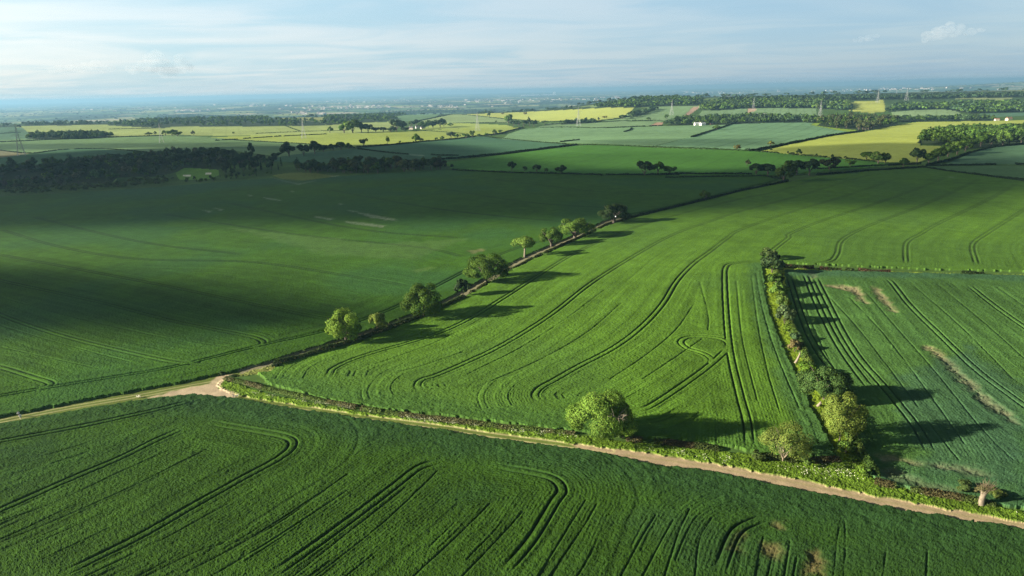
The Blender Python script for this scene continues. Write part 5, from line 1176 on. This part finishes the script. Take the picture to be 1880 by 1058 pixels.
# ------------------------------------------------------------------ heaped clouds low over the plain
PUFF_M = None
def puff_mat():
    m, nt, N, L = new_mat('cumulus_vapour')
    out = nd(N, 'ShaderNodeOutputMaterial'); v = nd(N, 'ShaderNodeVolumePrincipled')
    v.inputs['Color'].default_value = (.96, .96, .97, 1); v.inputs['Density'].default_value = .0005; v.inputs['Anisotropy'].default_value = 0.0
    L.new(v.outputs[0], out.inputs['Volume'])
    return m
def icosphere():
    bm_ = bpy.data.meshes.new('tmp'); import bmesh
    b = bmesh.new(); bmesh.ops.create_icosphere(b, subdivisions=3, radius=1.0); V = np.array([v.co[:] for v in b.verts]); F = np.array([[v.index for v in f.verts] for f in b.faces]); b.free(); bpy.data.meshes.remove(bm_)
    return V, F
ICO = icosphere()
def cumulus(label, dist, blobs, seed):
    """blobs: (photo x, photo y, radius in photo px) on one distant cloud, each a rounded, wind-torn billow"""
    global PUFF_M
    PUFF_M = PUFF_M or puff_mat(); rng = np.random.default_rng(seed); Vs, Fs, o = [], [], 0
    for (px, py, r) in blobs:
        d = ((px - CX) / FPX) * R_ + ((CY - py) / FPX) * U_ + F_; d = d / math.hypot(d[0], d[1]); c = CAM + d * dist; k = dist / FPX
        for j in range(11):
            cc = c + rng.normal(size=3) * np.array([.5, .5, .28]) * r * k; rr = r * k * rng.uniform(.4, 1.0); v = ICO[0]
            f = 1 + .35 * (fbm(v[:, 0] * 1.6 + j + seed, v[:, 1] * 1.6 + v[:, 2] * 1.3, j, 3) - .5)
            Vs.append(v * f[:, None] * rr * np.array([1.15, 1.0, .8]) + cc); Fs.append(ICO[1] + o); o += len(v)
    ob = put('cumulus_cloud', mesh_from('cumulus_cloud', np.vstack(Vs), np.vstack(Fs), PUFF_M, None, smooth=True)); tag(ob, label, 'cloud', None, 'stuff')
cumulus('small heaped white cloud low on the left', 24000, [(287, 104, 9), (284, 116, 10), (276, 122, 9), (296, 120, 10), (262, 122, 8), (248, 124, 7), (312, 124, 9), (330, 108, 8), (336, 118, 8), (345, 124, 7), (320, 130, 9), (300, 130, 10), (240, 128, 6)], 1)
cumulus('wispy low cloud left of the heaped one', 26000, [(178, 115, 4), (165, 122, 6), (150, 124, 6), (130, 126, 6), (110, 128, 6), (95, 128, 5), (190, 124, 6), (205, 126, 5)], 2)
cumulus('slanting white cloud streak at the upper right', 26000, [(1745, 52, 8), (1730, 60, 9), (1715, 66, 8), (1700, 70, 6), (1760, 58, 7), (1780, 60, 5), (1800, 56, 4)], 3)
cumulus('little white cloud left of the slanting one', 26000, [(1604, 67, 4), (1594, 70, 5), (1582, 73, 4), (1572, 75, 3)], 4)
# ------------------------------------------------------------------ sun and sky
sun_d = bpy.data.lights.new('sun', 'SUN'); sun_d.energy = 5.0; sun_d.angle = math.radians(0.55); sun_d.color = (1.0, .90, .74)
sun = bpy.data.objects.new('sun', sun_d); COL.objects.link(sun)
sun.rotation_euler = Vector(tuple(SUNV)).to_track_quat('Z', 'Y').to_euler(); sun.location = (0, 0, 3000)

def build_world():
    w = bpy.data.worlds.new('World'); SC.world = w; w.use_nodes = True
    nt = w.node_tree; N = nt.nodes; L = nt.links; N.clear()
    out = nd(N, 'ShaderNodeOutputWorld'); bg = nd(N, 'ShaderNodeBackground'); bg.inputs['Strength'].default_value = 0.05
    sky = nd(N, 'ShaderNodeTexSky'); sky.sky_type = 'NISHITA'; sky.sun_disc = False
    sky.sun_elevation = SUN_EL; sky.sun_rotation = SUN_AZ; sky.altitude = 80; sky.air_density = 1.0; sky.dust_density = 1.2; sky.ozone_density = 1.0
    tc = nd(N, 'ShaderNodeTexCoord')
    sep = nd(N, 'ShaderNodeSeparateXYZ'); L.new(tc.outputs['Generated'], sep.inputs[0])
    def math_(op, a, b=None, c=None):
        n = nd(N, 'ShaderNodeMath', operation=op)
        for i, v in enumerate((a, b, c)):
            if v is None: continue
            if isinstance(v, (int, float)): n.inputs[i].default_value = v
            else: L.new(v, n.inputs[i])
        return n.outputs[0]
    # a high cloud sheet: directions meet it further off the lower they look
    zc = math_('MAXIMUM', sep.outputs[2], 0.0); den = math_('ADD', zc, 0.045)
    px = math_('DIVIDE', sep.outputs[0], den); py = math_('DIVIDE', sep.outputs[1], den)
    cmb = nd(N, 'ShaderNodeCombineXYZ'); L.new(px, cmb.inputs[0]); L.new(py, cmb.inputs[1])
    mp = nd(N, 'ShaderNodeMapping'); mp.inputs['Rotation'].default_value = (0, 0, math.radians(14)); mp.inputs['Scale'].default_value = (0.40, 0.56, 1); mp.inputs['Location'].default_value = (1.35, 2.2, 0)
    L.new(cmb.outputs[0], mp.inputs[0])
    n1 = nd(N, 'ShaderNodeTexNoise', Scale=1.0, Detail=6.0, Roughness=0.52, Distortion=1.2); L.new(mp.outputs[0], n1.inputs['Vector'])
    n2 = nd(N, 'ShaderNodeTexNoise', Scale=0.55, Detail=3.0, Roughness=0.5); L.new(mp.outputs[0], n2.inputs['Vector'])
    cov = nd(N, 'ShaderNodeMapRange', interpolation_type='SMOOTHSTEP'); cov.inputs[1].default_value = .36; cov.inputs[2].default_value = .60
    mixn = math_('ADD', math_('MULTIPLY', n1.outputs[0], .6), math_('MULTIPLY', n2.outputs[0], .4))
    L.new(mixn, cov.inputs[0])
    # towards the sun the sheet is bright, away from it blue-grey
    dot = nd(N, 'ShaderNodeVectorMath', operation='DOT_PRODUCT'); L.new(tc.outputs['Generated'], dot.inputs[0]); dot.inputs[1].default_value = tuple(SUNV)
    az = nd(N, 'ShaderNodeMapRange'); az.inputs[1].default_value = -.55; az.inputs[2].default_value = .55; L.new(dot.outputs['Value'], az.inputs[0])
    base = nd(N, 'ShaderNodeMix', data_type='RGBA'); base.inputs[6].default_value = (1.75, 3.05, 4.4, 1); base.inputs[7].default_value = (3.9, 5.7, 6.6, 1); L.new(az.outputs[0], base.inputs[0])
    cl = nd(N, 'ShaderNodeMix', data_type='RGBA'); cl.inputs[6].default_value = (2.35, 3.45, 4.5, 1); cl.inputs[7].default_value = (6.2, 6.8, 7.1, 1); L.new(az.outputs[0], cl.inputs[0])
    mx = nd(N, 'ShaderNodeMix', data_type='RGBA'); L.new(cov.outputs[0], mx.inputs[0]); L.new(base.outputs[2], mx.inputs[6]); L.new(cl.outputs[2], mx.inputs[7])
    fin = nd(N, 'ShaderNodeMix', data_type='RGBA'); fin.inputs[0].default_value = 0.72
    L.new(sky.outputs[0], fin.inputs[6]); L.new(mx.outputs[2], fin.inputs[7])
    # the overcast thins out and darkens towards the top of the sky
    hi = nd(N, 'ShaderNodeMapRange'); hi.inputs[1].default_value = .14; hi.inputs[2].default_value = .5; hi.inputs[3].default_value = 1.0; hi.inputs[4].default_value = .20; L.new(sep.outputs[2], hi.inputs[0])
    sc_ = nd(N, 'ShaderNodeVectorMath', operation='SCALE'); L.new(fin.outputs[2], sc_.inputs[0]); L.new(hi.outputs[0], sc_.inputs['Scale'])
    L.new(sc_.outputs[0], bg.inputs['Color']); L.new(bg.outputs[0], out.inputs[0])
build_world()

# ------------------------------------------------------------------ clouds out of view up-sun, shaped to cast the shadows crossing the fields
CLOUD_H = 650.0
def cloud_mat(name, colour=(.86, .86, .88)):
    m, nt, N, L = new_mat(name)
    out = nd(N, 'ShaderNodeOutputMaterial'); at = nd(N, 'ShaderNodeAttribute', attribute_name='Col')
    tr = nd(N, 'ShaderNodeBsdfTransparent'); df = nd(N, 'ShaderNodeBsdfDiffuse'); df.inputs[0].default_value = (*colour, 1)
    mx = nd(N, 'ShaderNodeMixShader'); L.new(at.outputs['Fac'], mx.inputs[0]); L.new(tr.outputs[0], mx.inputs[1]); L.new(df.outputs[0], mx.inputs[2])
    L.new(mx.outputs[0], out.inputs[0])
    return m
CLOUD_M = cloud_mat('cloud_vapour')
def shade_cloud(label, pts, soft, strength, wob=1.0, cell=None, seed=0):
    """an unseen flat-bottomed cloud; plan and opacity are laid out from the wanted ground shade"""
    P = poly(pts)
    ext = P.max(0) - P.min(0)
    cell = cell or max(9.0, math.sqrt(ext[0] * ext[1]) / 120)
    pad = soft * 1.2
    xs = np.arange(P[:, 0].min() - pad, P[:, 0].max() + pad + cell, cell); ys = np.arange(P[:, 1].min() - pad, P[:, 1].max() + pad + cell, cell)
    X, Y = np.meshgrid(xs, ys)
    d = np.full(X.shape, 1e5)
    for a, b in zip(P, np.roll(P, -1, 0)): d = np.minimum(d, segdist(X, Y, a, b)[0])
    sd = np.where(inpoly(X, Y, P), d, -d)
    sd = sd + wob * soft * 1.5 * (fbm(X / (soft * 2.2) + seed, Y / (soft * 2.2), seed, 4) - 0.5)
    den = sm(-soft * .5, soft * .5, sd) * (0.85 + 0.3 * fbm(X / 90, Y / 90, seed + 3, 3)).clip(0, 1)
    T = 1 - strength * den.clip(0, 1)
    Z0 = terrain(X, Y)
    t = (CLOUD_H - Z0) / SUNV[2]
    CX_, CY_ = X + SUNV[0] * t, Y + SUNV[1] * t
    a1 = 1 - np.sqrt(np.clip(T, 0.0, 1))
    th = 36 * den * (0.6 + 0.8 * fbm(X / 70, Y / 70, seed + 1, 4))
    keep = den > 0.004
    ny, nx = X.shape; ids = np.arange(ny * nx).reshape(ny, nx)
    fk = keep[:-1, :-1] | keep[1:, :-1] | keep[:-1, 1:] | keep[1:, 1:]
    q = np.stack([ids[:-1, :-1], ids[:-1, 1:], ids[1:, 1:], ids[1:, :-1]], -1)[fk]
    Vt = np.stack([(CX_ + SUNV[0] * th / SUNV[2]).ravel(), (CY_ + SUNV[1] * th / SUNV[2]).ravel(), (CLOUD_H + th).ravel()], 1); Vb = np.stack([CX_.ravel(), CY_.ravel(), (CLOUD_H - 0.12 * th - .05).ravel()], 1)
    V = np.vstack([Vt, Vb]); F = np.vstack([q, q[:, ::-1] + ny * nx]); C = np.concatenate([a1.ravel(), a1.ravel()])
    u, inv = np.unique(F.ravel(), return_inverse=True)
    o = put('cloud', mesh_from('cloud', V[u], inv.reshape(-1, 4), CLOUD_M, np.repeat(C[u][:, None], 3, 1), smooth=True))
    tag(o, label, 'cloud', 'unseen clouds shaped to shade the fields', 'stuff')
SHADE = [
    ('unseen broad grey cloud shading the dark wood and upper fields', [(-420, 292), (0, 288), (200, 276), (430, 270), (600, 268), (690, 266), (800, 262), (880, 270), (960, 292), (1080, 310), (1300, 314), (1440, 306), (1560, 302), (1680, 300), (1760, 292), (1900, 288), (2050, 330), (1960, 350), (1880, 358), (1780, 385), (1650, 392), (1520, 380), (1400, 392), (1290, 398), (1200, 408), (1120, 412), (1000, 414), (860, 416), (700, 416), (520, 416), (330, 414), (160, 420), (0, 426), (-420, 426)], 66, .895, .5, None, 1),
    ('unseen low cloud shading the middle of the left field', [(-500, 484), (0, 488), (150, 492), (300, 508), (440, 522), (580, 540), (680, 556), (760, 562), (800, 574), (720, 594), (600, 608), (470, 620), (330, 622), (180, 612), (0, 610), (-500, 620)], 30, .97, .4, None, 4),
    ('unseen small cloud dimming the yellow field near the right wood', [(1400, 276), (1460, 271), (1560, 266), (1640, 262), (1700, 264), (1790, 262), (1860, 268), (1850, 285), (1700, 300), (1600, 300), (1480, 290)], 24, .70, .4, None, 2),
    ('unseen thin cloud dimming the vivid middle field', [(850, 300), (1000, 283), (1100, 279), (1350, 282), (1480, 290), (1560, 300), (1400, 326), (1100, 326), (900, 322)], 60, .30, .6, None, 6),
    ('unseen thin cloud streak shading the teal fields', [(1080, 259), (1180, 256), (1300, 256), (1420, 256), (1440, 264), (1370, 272), (1200, 270), (1100, 266)], 55, .5, .7, None, 3),
    ('unseen thin cloud streak shading the long pale field', [(-200, 268), (100, 264), (300, 262), (440, 262), (560, 266), (560, 275), (300, 272), (0, 276), (-200, 282)], 60, .55, .8, None, 5),
]
for s in SHADE: shade_cloud(*s)

# ------------------------------------------------------------------ air
def build_haze():
    x, y0, y1, z0, z1 = 60000, -5800, 41500, -190, 130
    V = np.array([(-x, y0, z0), (x, y0, z0), (x, y1, z0), (-x, y1, z0), (-x, y0, z1), (x, y0, z1), (x, y1, z1), (-x, y1, z1)], float)
    F = np.array([(0, 3, 2, 1), (4, 5, 6, 7), (0, 1, 5, 4), (1, 2, 6, 5), (2, 3, 7, 6), (3, 0, 4, 7)])
    m, nt, N, L = new_mat('haze_air')
    out = nd(N, 'ShaderNodeOutputMaterial'); v = nd(N, 'ShaderNodeVolumePrincipled')
    v.inputs['Color'].default_value = (.24, .46, .65, 1); v.inputs['Density'].default_value = 7e-5; v.inputs['Anisotropy'].default_value = 0.25
    L.new(v.outputs[0], out.inputs['Volume'])
    o = put('haze', mesh_from('haze', V, F, m)); tag(o, 'thin blue haze over the plain', 'haze', None, 'stuff')
build_haze()

SC.render.engine = 'CYCLES'
SC.cycles.max_bounces = 6; SC.cycles.diffuse_bounces = 2; SC.cycles.glossy_bounces = 1; SC.cycles.transmission_bounces = 2; SC.cycles.volume_bounces = 0; SC.cycles.transparent_max_bounces = 16
SC.cycles.use_denoising = True; SC.cycles.denoiser = 'OPENIMAGEDENOISE'; SC.cycles.denoising_input_passes = 'RGB_ALBEDO_NORMAL'; SC.cycles.denoising_prefilter = 'NONE'
SC.view_settings.view_transform = 'Standard'; SC.view_settings.look = 'None'; SC.view_settings.gamma = 1.0; SC.view_settings.exposure = 1.75
